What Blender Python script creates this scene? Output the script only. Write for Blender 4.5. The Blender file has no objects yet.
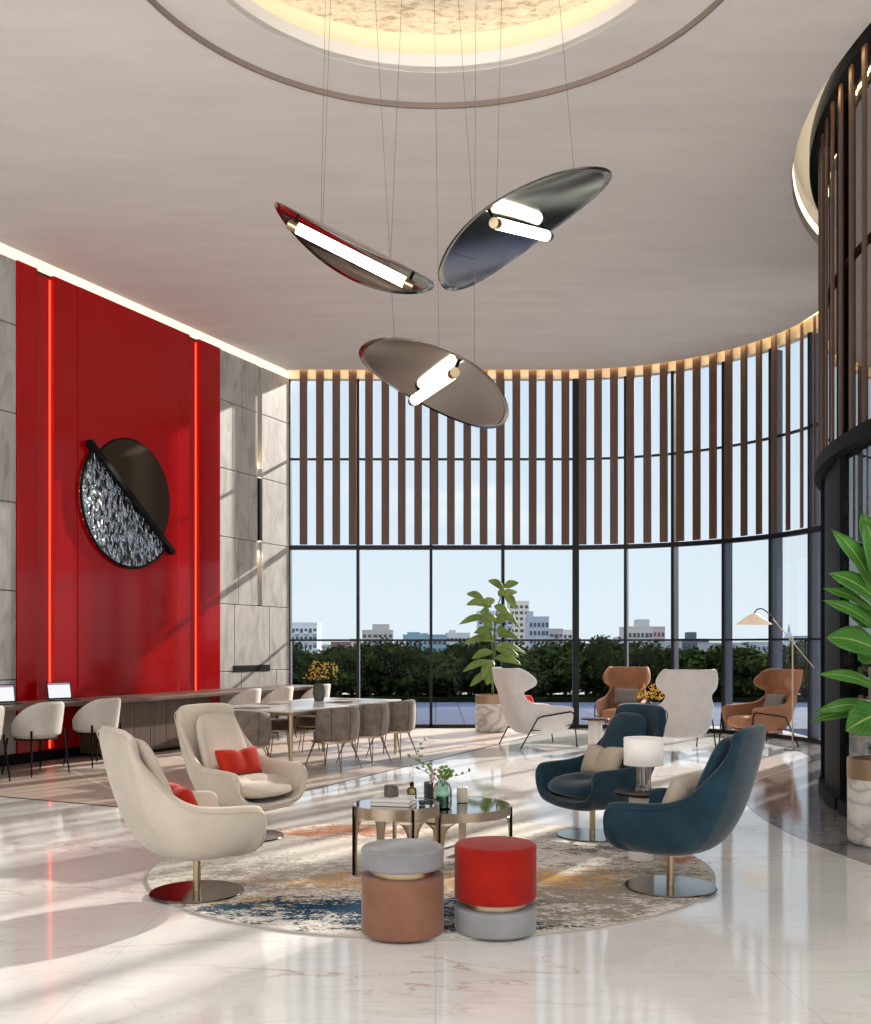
import bpy, bmesh, math, random
from mathutils import Vector, Matrix
from mathutils.geometry import tessellate_polygon
R = random.Random(7)
sc = bpy.context.scene
COL = sc.collection
pi = math.pi
EYE = 1.55
HC = 6.71            # ceiling height

# ------------------------------------------------------------------ helpers
def link(name, me, m=None, parent=None):
    o = bpy.data.objects.new(name, me)
    COL.objects.link(o)
    if m is not None and not me.materials:
        me.materials.append(m)
    if parent: o.parent = parent
    return o

def obj(name, bm, m, parent=None, smooth=True, sub=0, solid=0, offset=-1, bevel=0, bseg=2):
    me = bpy.data.meshes.new(name)
    bmesh.ops.recalc_face_normals(bm, faces=bm.faces)
    if smooth and not sub:
        for e_ in bm.edges:
            if len(e_.link_faces)==2 and e_.calc_face_angle(0)>.8: e_.smooth=False
    bm.to_mesh(me); bm.free()
    if smooth:
        me.polygons.foreach_set('use_smooth', [True]*len(me.polygons))
    o = link(name, me, m, parent)
    if solid:
        d = o.modifiers.new('s', 'SOLIDIFY'); d.thickness = solid; d.offset = offset
    if bevel:
        d = o.modifiers.new('b', 'BEVEL'); d.width = bevel; d.segments = bseg; d.limit_method = 'ANGLE'; d.angle_limit = 0.6
    if sub:
        d = o.modifiers.new('u', 'SUBSURF'); d.levels = sub; d.render_levels = sub
    return o

def tag(o, label, cat, group=None, kind=None):
    o['label'] = label; o['category'] = cat
    if group: o['group'] = group
    if kind: o['kind'] = kind
    return o

def thing(name, label, cat, loc=(0,0,0), rotz=0, group=None):
    o = bpy.data.objects.new(name, None); COL.objects.link(o)
    o.empty_display_size = .1
    o.location = loc; o.rotation_euler = (0,0,rotz)
    return tag(o, label, cat, group)

def struct(o, label=None):
    o['kind'] = 'structure'
    if label: o['label'] = label
    return o

def dup(root, loc, rotz=None, label=None, group=None, parent=None):
    r = root.copy(); COL.objects.link(r)
    r.location = loc
    if rotz is not None: r.rotation_euler = (0,0,rotz)
    if label: r['label'] = label
    if group: r['group'] = group
    for ch in list(root.children):
        c = ch.copy(); COL.objects.link(c); c.parent = r
        for g in list(ch.children):
            d = g.copy(); COL.objects.link(d); d.parent = c
    return r

def BM(): return bmesh.new()

def box(bm, x0,x1,y0,y1,z0,z1, M=None):
    vs = [bm.verts.new(p) for p in [(x0,y0,z0),(x1,y0,z0),(x1,y1,z0),(x0,y1,z0),(x0,y0,z1),(x1,y0,z1),(x1,y1,z1),(x0,y1,z1)]]
    if M is not None:
        for v in vs: v.co = M @ v.co
    for f in [(0,3,2,1),(4,5,6,7),(0,1,5,4),(1,2,6,5),(2,3,7,6),(3,0,4,7)]:
        bm.faces.new([vs[i] for i in f])
    return bm

def lathe(bm, prof, seg=48, c=(0,0), a0=0, a1=2*pi):
    full = abs(a1-a0-2*pi) < 1e-6
    n = seg if full else seg+1
    rings = []
    for (r,z) in prof:
        if r < 1e-6: rings.append([bm.verts.new((c[0],c[1],z))]); continue
        rings.append([bm.verts.new((c[0]+r*math.cos(a0+(a1-a0)*i/seg), c[1]+r*math.sin(a0+(a1-a0)*i/seg), z)) for i in range(n)])
    for A,B in zip(rings, rings[1:]):
        for i in range(seg):
            j = (i+1) % n
            if len(A)==1 and len(B)==1: continue
            if len(A)==1: bm.faces.new((A[0],B[i],B[j]))
            elif len(B)==1: bm.faces.new((A[i],A[j],B[0]))
            else: bm.faces.new((A[i],A[j],B[j],B[i]))
    return bm

def rprof(r, z0, z1, b=.02, n=4, r1=None):
    """profile of a drum with rounded edges"""
    if r1 is None: r1 = r
    p = [(0,z0)]
    for i in range(n+1):
        a = -pi/2 + pi/2*i/n
        p.append((r-b+b*math.cos(a), z0+b+b*math.sin(a)))
    for i in range(n+1):
        a = pi/2*i/n
        p.append((r1-b+b*math.cos(a), z1-b+b*math.sin(a)))
    p.append((0,z1))
    return p

def tube(bm, pts, r, seg=8, cap=True):
    pts = [Vector(p) for p in pts]
    rs = r if isinstance(r,(list,tuple)) else [r]*len(pts)
    rings=[]; prev=None
    for i,p in enumerate(pts):
        t = (pts[min(i+1,len(pts)-1)]-pts[max(i-1,0)]).normalized()
        if prev is None:
            a = Vector((0,0,1)) if abs(t.z)<.9 else Vector((1,0,0))
            nrm = t.cross(a).normalized()
        else:
            nrm = (prev - t*prev.dot(t)).normalized()
        prev = nrm; b = t.cross(nrm)
        rings.append([bm.verts.new(p+(nrm*math.cos(2*pi*k/seg)+b*math.sin(2*pi*k/seg))*rs[i]) for k in range(seg)])
    for A,B in zip(rings,rings[1:]):
        for k in range(seg):
            bm.faces.new((A[k],A[(k+1)%seg],B[(k+1)%seg],B[k]))
    if cap:
        bm.faces.new(rings[0][::-1]); bm.faces.new(rings[-1])
    return bm

def catmull(P, n=6, closed=False):
    P=[Vector(p) for p in P]; out=[]; N=len(P)
    rng = range(N if closed else N-1)
    for i in rng:
        if closed: a,b,c,d = P[(i-1)%N],P[i],P[(i+1)%N],P[(i+2)%N]
        else: a,b,c,d = P[max(i-1,0)],P[i],P[i+1],P[min(i+2,N-1)]
        for k in range(n):
            t=k/n
            out.append(.5*((2*b)+(-a+c)*t+(2*a-5*b+4*c-d)*t*t+(-a+3*b-3*c+d)*t*t*t))
    if not closed: out.append(P[-1])
    return out

def grid(bm, rows, cu=False, cv=False):
    V=[[bm.verts.new(p) for p in r] for r in rows]
    nr=len(V); nc=len(V[0])
    for i in range(nr if cv else nr-1):
        for j in range(nc if cu else nc-1):
            bm.faces.new((V[i][j],V[i][(j+1)%nc],V[(i+1)%nr][(j+1)%nc],V[(i+1)%nr][j]))
    return V

def poly(bm, outer, holes, z, flip=False):
    lists=[[Vector((p[0],p[1],0)) for p in outer]]+[[Vector((p[0],p[1],0)) for p in h] for h in holes]
    flat=[p for l in lists for p in l]
    vs=[bm.verts.new((p.x,p.y,z)) for p in flat]
    for t in tessellate_polygon(lists):
        try: bm.faces.new([vs[i] for i in t])
        except Exception: pass
    n=0; loops=[]
    for l in lists:
        loops.append(vs[n:n+len(l)]); n+=len(l)
    return loops

def slab(bm, outer, holes, z0, z1):
    a=poly(bm,outer,holes,z0); b=poly(bm,outer,holes,z1)
    for A,B in zip(a,b):
        for i in range(len(A)):
            j=(i+1)%len(A)
            bm.faces.new((A[i],A[j],B[j],B[i]))

def circ(c, r, n=96, a0=0, a1=None):
    if a1 is None: return [(c[0]+r*math.cos(2*pi*i/n), c[1]+r*math.sin(2*pi*i/n)) for i in range(n)]
    return [(c[0]+r*math.cos(a0+(a1-a0)*i/n), c[1]+r*math.sin(a0+(a1-a0)*i/n)) for i in range(n+1)]

# ------------------------------------------------------------------ materials
def mat(name, col=(.8,.8,.8), rough=.5, metal=0, spec=.5, coat=0, sheen=0, emit=None, es=0, alpha=1, trans=0, ior=1.45, aniso=0):
    m = bpy.data.materials.new(name); m.use_nodes=True
    b = m.node_tree.nodes['Principled BSDF']
    b.inputs['Base Color'].default_value=(*col,1); b.inputs['Roughness'].default_value=rough
    b.inputs['Metallic'].default_value=metal; b.inputs['Specular IOR Level'].default_value=spec
    b.inputs['Coat Weight'].default_value=coat; b.inputs['Coat Roughness'].default_value=.05
    if sheen:
        b.inputs['Sheen Weight'].default_value=sheen; b.inputs['Sheen Roughness'].default_value=.4
    b.inputs['IOR'].default_value=ior
    b.inputs['Transmission Weight'].default_value=trans
    if aniso: b.inputs['Anisotropic'].default_value=aniso
    if emit:
        b.inputs['Emission Color'].default_value=(*emit,1); b.inputs['Emission Strength'].default_value=es
    return m

class N:
    def __init__(s, m): s.t=m.node_tree; s.b=s.t.nodes['Principled BSDF']
    def n(s, typ, **k):
        d=s.t.nodes.new(typ)
        for a,v in k.items(): setattr(d,a,v)
        return d
    def l(s,a,b): s.t.links.new(a,b)
    def coord(s, kind='Object', scale=(1,1,1), rot=(0,0,0), loc=(0,0,0)):
        tc=s.n('ShaderNodeTexCoord'); mp=s.n('ShaderNodeMapping')
        mp.inputs['Scale'].default_value=scale; mp.inputs['Rotation'].default_value=rot; mp.inputs['Location'].default_value=loc
        s.l(tc.outputs[kind],mp.inputs['Vector']); return mp.outputs['Vector']
    def noise(s, v, scale, detail=4, rough=.55, dist=0):
        d=s.n('ShaderNodeTexNoise'); d.inputs['Scale'].default_value=scale; d.inputs['Detail'].default_value=detail
        d.inputs['Roughness'].default_value=rough; d.inputs['Distortion'].default_value=dist
        if v is not None: s.l(v,d.inputs['Vector'])
        return d
    def ramp(s, f, stops, interp='LINEAR'):
        d=s.n('ShaderNodeValToRGB'); e=d.color_ramp; e.interpolation=interp
        while len(e.elements)<len(stops): e.elements.new(.5)
        for el,(p,c) in zip(e.elements,stops):
            el.position=p; el.color=(*c,1) if len(c)==3 else c
        s.l(f,d.inputs['Fac']); return d.outputs['Color']
    def mix(s, f, a, b, mode='MIX'):
        d=s.n('ShaderNodeMix', data_type='RGBA', blend_type=mode)
        for i,v in ((0,f),(6,a),(7,b)):
            if isinstance(v,(int,float)): d.inputs[i].default_value=v
            elif isinstance(v,tuple): d.inputs[i].default_value=(*v,1) if len(v)==3 else v
            else: s.l(v,d.inputs[i])
        return d.outputs[2]
    def bump(s, h, st=.2, dist=.01):
        d=s.n('ShaderNodeBump'); d.inputs['Strength'].default_value=st; d.inputs['Distance'].default_value=dist
        s.l(h,d.inputs['Height']); s.l(d.outputs[0],s.b.inputs['Normal']); return d
    def math(s, op, a, b=None):
        d=s.n('ShaderNodeMath', operation=op)
        for i,v in ((0,a),(1,b)):
            if v is None: continue
            if isinstance(v,(int,float)): d.inputs[i].default_value=v
            else: s.l(v,d.inputs[i])
        return d.outputs[0]

def fabric(name, c1, c2, sheen=.3, bs=.15, sc_=220, big=6):
    m=mat(name,c1,.85,sheen=sheen,spec=.2); q=N(m)
    v=q.coord(); a=q.noise(v,big,3); w=q.noise(v,sc_,2)
    f=q.math('ADD',q.math('MULTIPLY',a.outputs['Fac'],.75),q.math('MULTIPLY',w.outputs['Fac'],.25))
    c=q.ramp(f,[(.35,c1),(.65,c2)]); q.l(c,q.b.inputs['Base Color']); q.bump(w.outputs['Fac'],bs,.003)
    return m

M={}
M['beige']=fabric('beige_bouclé',(.55,.485,.41),(.61,.545,.465))
M['cream']=fabric('cream_weave',(.58,.55,.51),(.66,.63,.59))
M['whitefab']=fabric('white_wool',(.69,.66,.65),(.77,.74,.73))
M['blue']=fabric('blue_velvet',(.009,.030,.048),(.017,.050,.078),sheen=.35,bs=.08)
M['tan']=fabric('tan_leather',(.33,.155,.085),(.43,.205,.12),sheen=.2,bs=.05,sc_=120)
M['taupe']=fabric('taupe_velvet',(.16,.13,.105),(.27,.225,.19),sheen=.6,big=9)
M['brownv']=fabric('brown_velvet',(.055,.04,.033),(.09,.068,.055),sheen=.3)
M['redfab']=fabric('red_velvet',(.27,.008,.004),(.37,.012,.006),sheen=.2)
M['greyfab']=fabric('grey_velvet',(.235,.24,.255),(.30,.305,.32),sheen=.3)
M['tanfab']=fabric('terracotta_velvet',(.21,.10,.062),(.27,.13,.085),sheen=.3)
M['beigepil']=fabric('sand_linen',(.42,.35,.27),(.52,.44,.35))
M['redpil']=fabric('red_linen',(.40,.018,.008),(.52,.03,.012),sheen=.3)
m=fabric('grey_knit',(.14,.14,.14),(.24,.24,.235)); M['greyknit']=m
q=N(m); v=q.coord(scale=(1,1,1)); w=q.n('ShaderNodeTexWave'); w.inputs['Scale'].default_value=26; w.bands_direction='Y'; q.l(v,w.inputs['Vector'])
q.l(q.mix(w.outputs['Fac'],(.13,.13,.135),(.33,.33,.32)),q.b.inputs['Base Color'])

M['gold']=mat('brushed_brass',(.50,.39,.25),.28,1)
M['champ']=mat('champagne_metal',(.56,.45,.34),.32,1,aniso=.5)
M['bronze']=mat('bronze_mirror',(.125,.11,.095),.13,1)
M['black']=mat('black_metal',(.008,.008,.009),.55,spec=.1)
M['frame']=mat('charcoal_aluminium',(.008,.010,.014),.4,.0,spec=.3)
M['fin']=mat('slate_aluminium',(.055,.070,.105),.5,.0,spec=.3)
M['white']=mat('white_paint',(.78,.74,.69),.6)
M['cavity']=mat('warm_white_plaster',(.82,.74,.60),.7)
M['steel']=mat('polished_steel',(.32,.30,.28),.10,1,aniso=.4)
M['blacktop']=mat('black_lacquer_top',(.008,.008,.009),.35,spec=.12)
M['bronzeleg']=mat('dark_bronze_leg',(.24,.17,.11),.35,1)
M['cable']=mat('grey_cable',(.12,.115,.11),.5)
M['potgold']=mat('brushed_bronze_band',(.42,.30,.19),.42,.9)
M['copper']=mat('copper',(.6,.28,.16),.25,1)
M['smoke']=mat('smoked_glass_top',(.008,.010,.012),.03,coat=1,spec=.8)
M['screen']=mat('screen',(.05,.05,.05),.3,emit=(.9,.92,.95),es=.85)
M['keys']=mat('dark_keys',(.02,.02,.025),.5)
M['wick']=mat('wick',(.03,.02,.02),.8)
M['wax']=mat('cream_wax',(.72,.66,.58),.5)
M['concrete']=mat('grey_ceramic',(.10,.095,.09),.6)
M['darkvase']=mat('charcoal_glass',(.05,.055,.06),.12,coat=.6)
M['paper']=mat('book_paper',(.75,.72,.68),.7)
M['cover']=mat('book_cover',(.62,.60,.58),.45)
M['soil']=mat('soil',(.02,.014,.01),.9)
M['bark']=mat('green_bark',(.10,.13,.04),.7)
M['twig']=mat('twig',(.07,.045,.03),.8)
M['yellow']=mat('yellow_blossom',(.75,.44,.03),.6)
M['pinkb']=mat('pink_blossom',(.55,.38,.33),.7)
M['cloth_shade']=mat('white_lamp_shade',(.80,.77,.74),.7,emit=(1,.93,.86),es=.16)
M['cone_shade']=mat('cream_lamp_shade',(.85,.72,.58),.7,emit=(1,.78,.55),es=.25)
M['marblewhite']=mat('white_marble_pedestal',(.78,.76,.72),.25)

def emission(name, col, st):
    m=bpy.data.materials.new(name); m.use_nodes=True; t=m.node_tree
    t.nodes.remove(t.nodes['Principled BSDF']); e=t.nodes.new('ShaderNodeEmission')
    e.inputs['Color'].default_value=(*col,1); e.inputs['Strength'].default_value=st
    t.links.new(e.outputs[0],t.nodes['Material Output'].inputs['Surface']); return m
M['led']=emission('warm_led',(1,.84,.62),1.25)
M['led_gold']=emission('amber_led',(1,.66,.30),14.0)
M['led_dome']=emission('dome_led',(1,.87,.70),7.0)
M['led_ring']=emission('ring_led',(1,.86,.62),3.0)
M['neon']=emission('red_led',(1,.06,.025),3.2)
M['tube']=emission('tube_light',(1,.90,.76),5.0)

def glass(name, tint, k, base=0.0, rough=0.0):
    m=bpy.data.materials.new(name); m.use_nodes=True; t=m.node_tree
    t.nodes.remove(t.nodes['Principled BSDF'])
    tr=t.nodes.new('ShaderNodeBsdfTransparent'); tr.inputs[0].default_value=(*tint,1)
    g=t.nodes.new('ShaderNodeBsdfGlossy'); g.inputs['Roughness'].default_value=rough
    f=t.nodes.new('ShaderNodeFresnel'); f.inputs[0].default_value=1.45
    mm=t.nodes.new('ShaderNodeMath'); mm.operation='MULTIPLY_ADD'; mm.inputs[1].default_value=k; mm.inputs[2].default_value=base
    mx=t.nodes.new('ShaderNodeMixShader')
    t.links.new(f.outputs[0],mm.inputs[0]); t.links.new(mm.outputs[0],mx.inputs[0])
    t.links.new(tr.outputs[0],mx.inputs[1]); t.links.new(g.outputs[0],mx.inputs[2])
    t.links.new(mx.outputs[0],t.nodes['Material Output'].inputs['Surface']); return m
M['glass']=glass('window_glass',(.97,.98,.985),.07)
M['glassdark']=glass('tinted_glass',(.84,.84,.86),.8,.12)
M['glasscoat']=glass('coated_glass',(.45,.45,.47),.6,.42)
M['greenglass']=glass('green_bottle_glass',(.50,.72,.60),1.0,.03)
M['clearglass']=glass('ribbed_glass',(.80,.76,.72),1.0,.12)
M['amberglass']=glass('amber_glass',(.70,.62,.34),1.0,.05)

# marble floor
def marble(name, base, c2, vein, gold, rough, scale=1.0, tile=(1.6,1.6), bump=False, seam=(.55,.5,.46)):
    m=mat(name,base,rough,spec=.5,coat=.0); q=N(m)
    v=q.coord('Object',rot=(0,0,.35))
    cl=q.noise(v,.9*scale,5,.6,.6)
    c=q.ramp(cl.outputs['Fac'],[(.3,base),(.75,c2)])
    v2=q.coord('Object',scale=(.45,1.5,1),rot=(0,0,-.12))
    n1=q.noise(v2,1.1*scale,8,.62,1.3)
    d=q.math('ABSOLUTE',q.math('SUBTRACT',n1.outputs['Fac'],.5))
    vm=q.ramp(d,[(.0,(1,1,1)),(.012,(0,0,0))])
    msk=q.noise(v2,.8*scale,2); mk=q.ramp(msk.outputs['Fac'],[(.48,(0,0,0)),(.62,(1,1,1))])
    c=q.mix(q.math('MULTIPLY',q.math('MULTIPLY',vm,mk),.75),c,gold)
    n3=q.noise(v2,2.2*scale,6,.6,2.0); d3=q.math('ABSOLUTE',q.math('SUBTRACT',n3.outputs['Fac'],.47))
    c=q.mix(q.math('MULTIPLY',q.ramp(d3,[(0,(1,1,1)),(.02,(0,0,0))]),.35),c,vein)
    if tile:
        bk=q.n('ShaderNodeTexBrick'); bk.offset=0; bk.inputs['Scale'].default_value=1
        bk.inputs['Brick Width'].default_value=tile[0]; bk.inputs['Row Height'].default_value=tile[1]
        bk.inputs['Mortar Size'].default_value=.003; bk.inputs['Mortar Smooth'].default_value=0
        bk.inputs['Color1'].default_value=(0,0,0,1); bk.inputs['Color2'].default_value=(0,0,0,1); bk.inputs['Mortar'].default_value=(1,1,1,1)
        q.l(q.coord('Object'),bk.inputs['Vector'])
        c=q.mix(q.math('MULTIPLY',bk.outputs['Color'],.5),c,seam)
    q.l(c,q.b.inputs['Base Color'])
    return m
M['floor']=marble('white_marble_floor',(.72,.715,.705),(.83,.825,.815),(.55,.52,.50),(.40,.24,.13),.07)
M['darkfloor']=marble('grey_marble_floor',(.13,.125,.13),(.30,.28,.275),(.45,.42,.40),(.34,.28,.22),.10,1.6,None)
M['dinfloor']=marble('taupe_stone_floor',(.50,.41,.345),(.60,.50,.43),(.42,.36,.31),(.45,.36,.29),.33,.8,(1.2,1.2),seam=(.62,.55,.49))
M['inlay']=mat('pale_inlay',(.74,.68,.62),.3)
M['potstone']=marble('pot_marble',(.58,.54,.50),(.82,.80,.77),(.30,.27,.25),(.45,.40,.36),.35,2.2,None)
q=N(M['potstone']); wv=q.n('ShaderNodeTexWave'); wv.inputs['Scale'].default_value=1.1; wv.inputs['Distortion'].default_value=14; wv.inputs['Detail'].default_value=4; wv.inputs['Detail Scale'].default_value=1.3
q.l(q.coord('Object',scale=(1,1,2.4)),wv.inputs['Vector']); q.l(q.ramp(wv.outputs['Fac'],[(.0,(.44,.42,.40)),(.15,(.62,.60,.57)),(.6,(.70,.68,.65)),(1,(.76,.74,.72))]),q.b.inputs['Base Color'])
M['tabletop']=marble('table_marble',(.78,.75,.72),(.88,.86,.84),(.5,.46,.44),(.5,.38,.3),.15,1.5,None)

# stone wall
m=mat('grey_stone_cladding',(.4,.38,.35),.55); q=N(m); M['stone']=m
v=q.coord('Object',scale=(1,1,1),rot=(0,0.0,0))
geo=q.n('ShaderNodeNewGeometry')
v=q.coord('Object',scale=(1.4,1.8,.5),rot=(.75,.6,0))
n1=q.noise(v,2.2,9,.62,1.2); n2=q.noise(v,.7,2)
c=q.ramp(n1.outputs['Fac'],[(.30,(.26,.25,.24)),(.5,(.44,.43,.41)),(.70,(.56,.55,.53))])
vc=q.coord('Object',scale=(1,1,1)); vr=q.n('ShaderNodeTexVoronoi'); vr.inputs['Scale'].default_value=.9; q.l(vc,vr.inputs['Vector'])
hs=q.mix(q.math('MULTIPLY',n2.outputs['Fac'],.35),c,(.30,.28,.26)); q.l(hs,q.b.inputs['Base Color'])
q.bump(n1.outputs['Fac'],.08,.01)
M['joint']=mat('dark_joint',(.035,.033,.03),.9)
M['red']=mat('red_lacquer',(.38,.001,.003),.13,spec=.32,coat=.12)
M['redmatt']=mat('red_lacquer_groove',(.42,.003,.004),.3)

# wood
def wood(name,a,b,rough=.45,axis=(14,14,.9)):
    m=mat(name,a,rough); q=N(m); v=q.coord('Object',scale=axis)
    n=q.noise(v,2.2,6,.6,.4); q.l(q.ramp(n.outputs['Fac'],[(.3,a),(.7,b)]),q.b.inputs['Base Color']); q.bump(n.outputs['Fac'],.06,.004); return m
M['slat']=wood('walnut_slat',(.075,.038,.024),(.125,.066,.042),.45)
M['walnut']=wood('walnut_counter',(.07,.045,.033),(.135,.09,.067),.4,(6,6,.6))
M['walnuttop']=wood('walnut_top',(.075,.042,.03),(.13,.078,.055),.45,(.9,.9,8))

# ceiling plaster
m=mat('limewash_ceiling',(.60,.55,.51),.75); q=N(m); M['ceil']=m
v=q.coord('Object',scale=(.5,2.0,1)); n=q.noise(v,1.4,8,.6,.3)
q.l(q.ramp(n.outputs['Fac'],[(.3,(.68,.645,.62)),(.7,(.77,.735,.705))]),q.b.inputs['Base Color']); q.bump(n.outputs['Fac'],.12,.01)
# hammered gold leaf plaster of the dome
m=mat('gold_leaf_plaster',(.7,.55,.3),.55); q=N(m); M['leafgold']=m
v=q.coord('Object',scale=(1,2.2,1)); n=q.noise(v,9,7,.7,.6); n2=q.noise(v,2.0,3)
f=q.math('MULTIPLY',n.outputs['Fac'],n2.outputs['Fac'])
q.l(q.ramp(n.outputs['Fac'],[(.36,(.42,.33,.22)),(.50,(.74,.66,.52)),(.7,(.86,.82,.74))]),q.b.inputs['Base Color']); q.bump(n.outputs['Fac'],.9,.05)

# rug
m=mat('abstract_rug',(.5,.47,.42),.95,spec=.1); q=N(m); M['rug']=m
v=q.coord('Object',scale=(1,1.5,1))
big=q.noise(v,1.2,6,.62,.8); fine=q.noise(q.coord('Object',scale=(1,1.6,1)),22,4,.7); st=q.noise(q.coord('Object',scale=(3,14,1)),4,4,.7)
c=q.ramp(fine.outputs['Fac'],[(.3,(.50,.465,.42)),(.5,(.70,.67,.62)),(.75,(.80,.77,.72))])
def blotch(cx,cy,r,col,c,den=.5,sx=1,sy=1,seed=0,op=.85):
    tc=q.n('ShaderNodeTexCoord'); mp=q.n('ShaderNodeMapping'); mp.vector_type='POINT'
    mp.inputs['Location'].default_value=(-cx*sx,-cy*sy,0); mp.inputs['Scale'].default_value=(sx,sy,0)
    q.l(tc.outputs['Object'],mp.inputs['Vector'])
    nz=q.noise(q.coord('Object',scale=(1,2,1),loc=(seed*3,0,0)),2.6+seed*.2,8,.72,.4)
    ln=q.n('ShaderNodeVectorMath',operation='LENGTH'); q.l(mp.outputs[0],ln.inputs[0])
    g=q.noise(q.coord('Object',scale=(1,1.5,1),loc=(seed,0,0)),42,3,.7)
    g2=q.noise(q.coord('Object',scale=(.8,1.6,1),loc=(seed*2,0,0)),10,4,.7)
    e=q.math('ADD',q.math('MULTIPLY',q.math('SUBTRACT',nz.outputs['Fac'],.5),4.2),q.math('SUBTRACT',1,q.math('DIVIDE',ln.outputs['Value'],r)))
    e=q.math('ADD',e,q.math('MULTIPLY',q.math('SUBTRACT',g.outputs['Fac'],den),3.6))
    e=q.math('ADD',e,q.math('MULTIPLY',q.math('SUBTRACT',g2.outputs['Fac'],.5),2.6))
    f=q.ramp(e,[(.15,(0,0,0)),(.45,(op,op,op))])
    return q.mix(f,c,col)
c=blotch(.75,-.75,1.2,(.24,.19,.145),c,.48,1,1.3,1)
c=blotch(-1.1,-.3,.9,(.30,.27,.24),c,.56,1,1.5,2)
c=blotch(.4,.35,.9,(.76,.73,.68),c,.5,1,1.4,3)
c=blotch(1.3,.5,.75,(.12,.10,.10),c,.58,1,2.6,4)
c=blotch(1.2,1.0,.6,(.16,.14,.13),c,.60,1,2.6,4.5)
c=blotch(1.75,.15,.35,(.45,.12,.06),c,.58,1,2,5)
c=blotch(-.75,1.25,.60,(.50,.17,.07),c,.50,.8,1.8,6)
c=blotch(-.35,-.55,.65,(.60,.34,.12),c,.55,.8,2.0,7)
c=blotch(.75,-.45,.6,(.58,.33,.11),c,.55,.8,2.2,8)
c=blotch(-1.1,-1.05,.5,(.50,.33,.15),c,.56,.8,2.2,8.5)
c=blotch(-.35,-1.22,.55,(.015,.055,.10),c,.44,.75,2.0,9,1)
c=blotch(-1.15,-1.2,.3,(.03,.08,.12),c,.52,1,2.2,10,1)
c=blotch(.1,-1.6,.5,(.05,.06,.075),c,.55,.6,3,11,1)
q.l(c,q.b.inputs['Base Color']); q.bump(fine.outputs['Fac'],.5,.01)
M['rugedge']=mat('rug_binding',(.42,.39,.35),.9)

# hammered silver half disc
m=mat('hammered_silver',(.50,.56,.62),.12,1); q=N(m); M['hammer']=m
v=q.coord('Object',scale=(1,1,.55)); n=q.noise(v,16,2,.5,.6)
q.l(q.ramp(n.outputs['Fac'],[(.40,(.06,.045,.035)),(.48,(.30,.34,.38)),(.56,(.60,.68,.76))]),q.b.inputs['Base Color'])
q.bump(n.outputs['Fac'],1.0,.06)
M['bronzedisc']=mat('brushed_bronze_disc',(.065,.043,.025),.35,.85)

# leaves
def leafmat(name,a,b):
    m=mat(name,a,.38,spec=.4); q=N(m)
    v=q.coord('UV'); sx=q.n('ShaderNodeSeparateXYZ'); q.l(v,sx.inputs[0])
    ax=q.math('ABSOLUTE',q.math('SUBTRACT',sx.outputs[0],.5))
    mid=q.ramp(ax,[(0,(1,1,1)),(.035,(0,0,0))])
    w=q.math('SINE',q.math('MULTIPLY',q.math('SUBTRACT',sx.outputs[1],q.math('MULTIPLY',ax,.9)),42))
    ve=q.ramp(w,[(.93,(0,0,0)),(1,(1,1,1))])
    n=q.noise(q.coord('Object'),5,2)
    c=q.ramp(n.outputs['Fac'],[(.3,a),(.7,b)])
    c=q.mix(q.math('MULTIPLY',ve,.45),c,(.30,.42,.10)); c=q.mix(mid,c,(.40,.52,.16))
    q.l(c,q.b.inputs['Base Color']); q.b.inputs['Subsurface Weight'].default_value=0
    return m
M['leaf']=leafmat('rubber_leaf',(.14,.22,.05),(.24,.34,.10))
M['leafbig']=leafmat('big_green_leaf',(.03,.13,.012),(.06,.22,.03))
M['sprig']=mat('sprig_leaf',(.16,.28,.05),.5)
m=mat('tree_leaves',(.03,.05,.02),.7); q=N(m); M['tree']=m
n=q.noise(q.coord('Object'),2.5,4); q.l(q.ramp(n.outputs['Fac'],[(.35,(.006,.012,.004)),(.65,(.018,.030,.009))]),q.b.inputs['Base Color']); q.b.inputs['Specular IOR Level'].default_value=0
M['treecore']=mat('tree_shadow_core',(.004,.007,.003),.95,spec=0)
M['trunk']=mat('trunk_bark',(.05,.035,.025),.9)
m=mat('terrace_paver',(.2,.22,.27),.8,spec=.08); q=N(m); M['paver']=m
bk=q.n('ShaderNodeTexBrick'); bk.offset=0; bk.inputs['Scale'].default_value=1; bk.inputs['Brick Width'].default_value=.6; bk.inputs['Row Height'].default_value=1.2
bk.inputs['Mortar Size'].default_value=.02; bk.inputs['Color1'].default_value=(.030,.042,.080,1); bk.inputs['Color2'].default_value=(.038,.052,.095,1); bk.inputs['Mortar'].default_value=(.016,.02,.034,1)
q.l(q.coord('Object'),bk.inputs['Vector']); q.l(bk.outputs['Color'],q.b.inputs['Base Color'])
M['cityground']=mat('distant_ground',(.10,.12,.11),.9)

# ------------------------------------------------------------------ left wall frame
C0=Vector((-2.77,19.1,0)); U=Vector((-.4216,-.9068,0)); NN=Vector((.9068,-.4216,0))
def W(s,z,o=0): return C0+U*s+NN*o+Vector((0,0,z))
# local matrix: x = along wall to the right (toward the corner) , y = out of room , z = up ; origin at s
def WM(s,z=0,o=0):
    m=Matrix.Identity(4)
    m.col[0][:3]=-U; m.col[1][:3]=-NN; m.col[2][:3]=(0,0,1); m.col[3][:3]=W(s,z,o)
    return m
ANGW=math.atan2(-U.y,-U.x)      # rotation whose +x runs toward the corner

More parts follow.
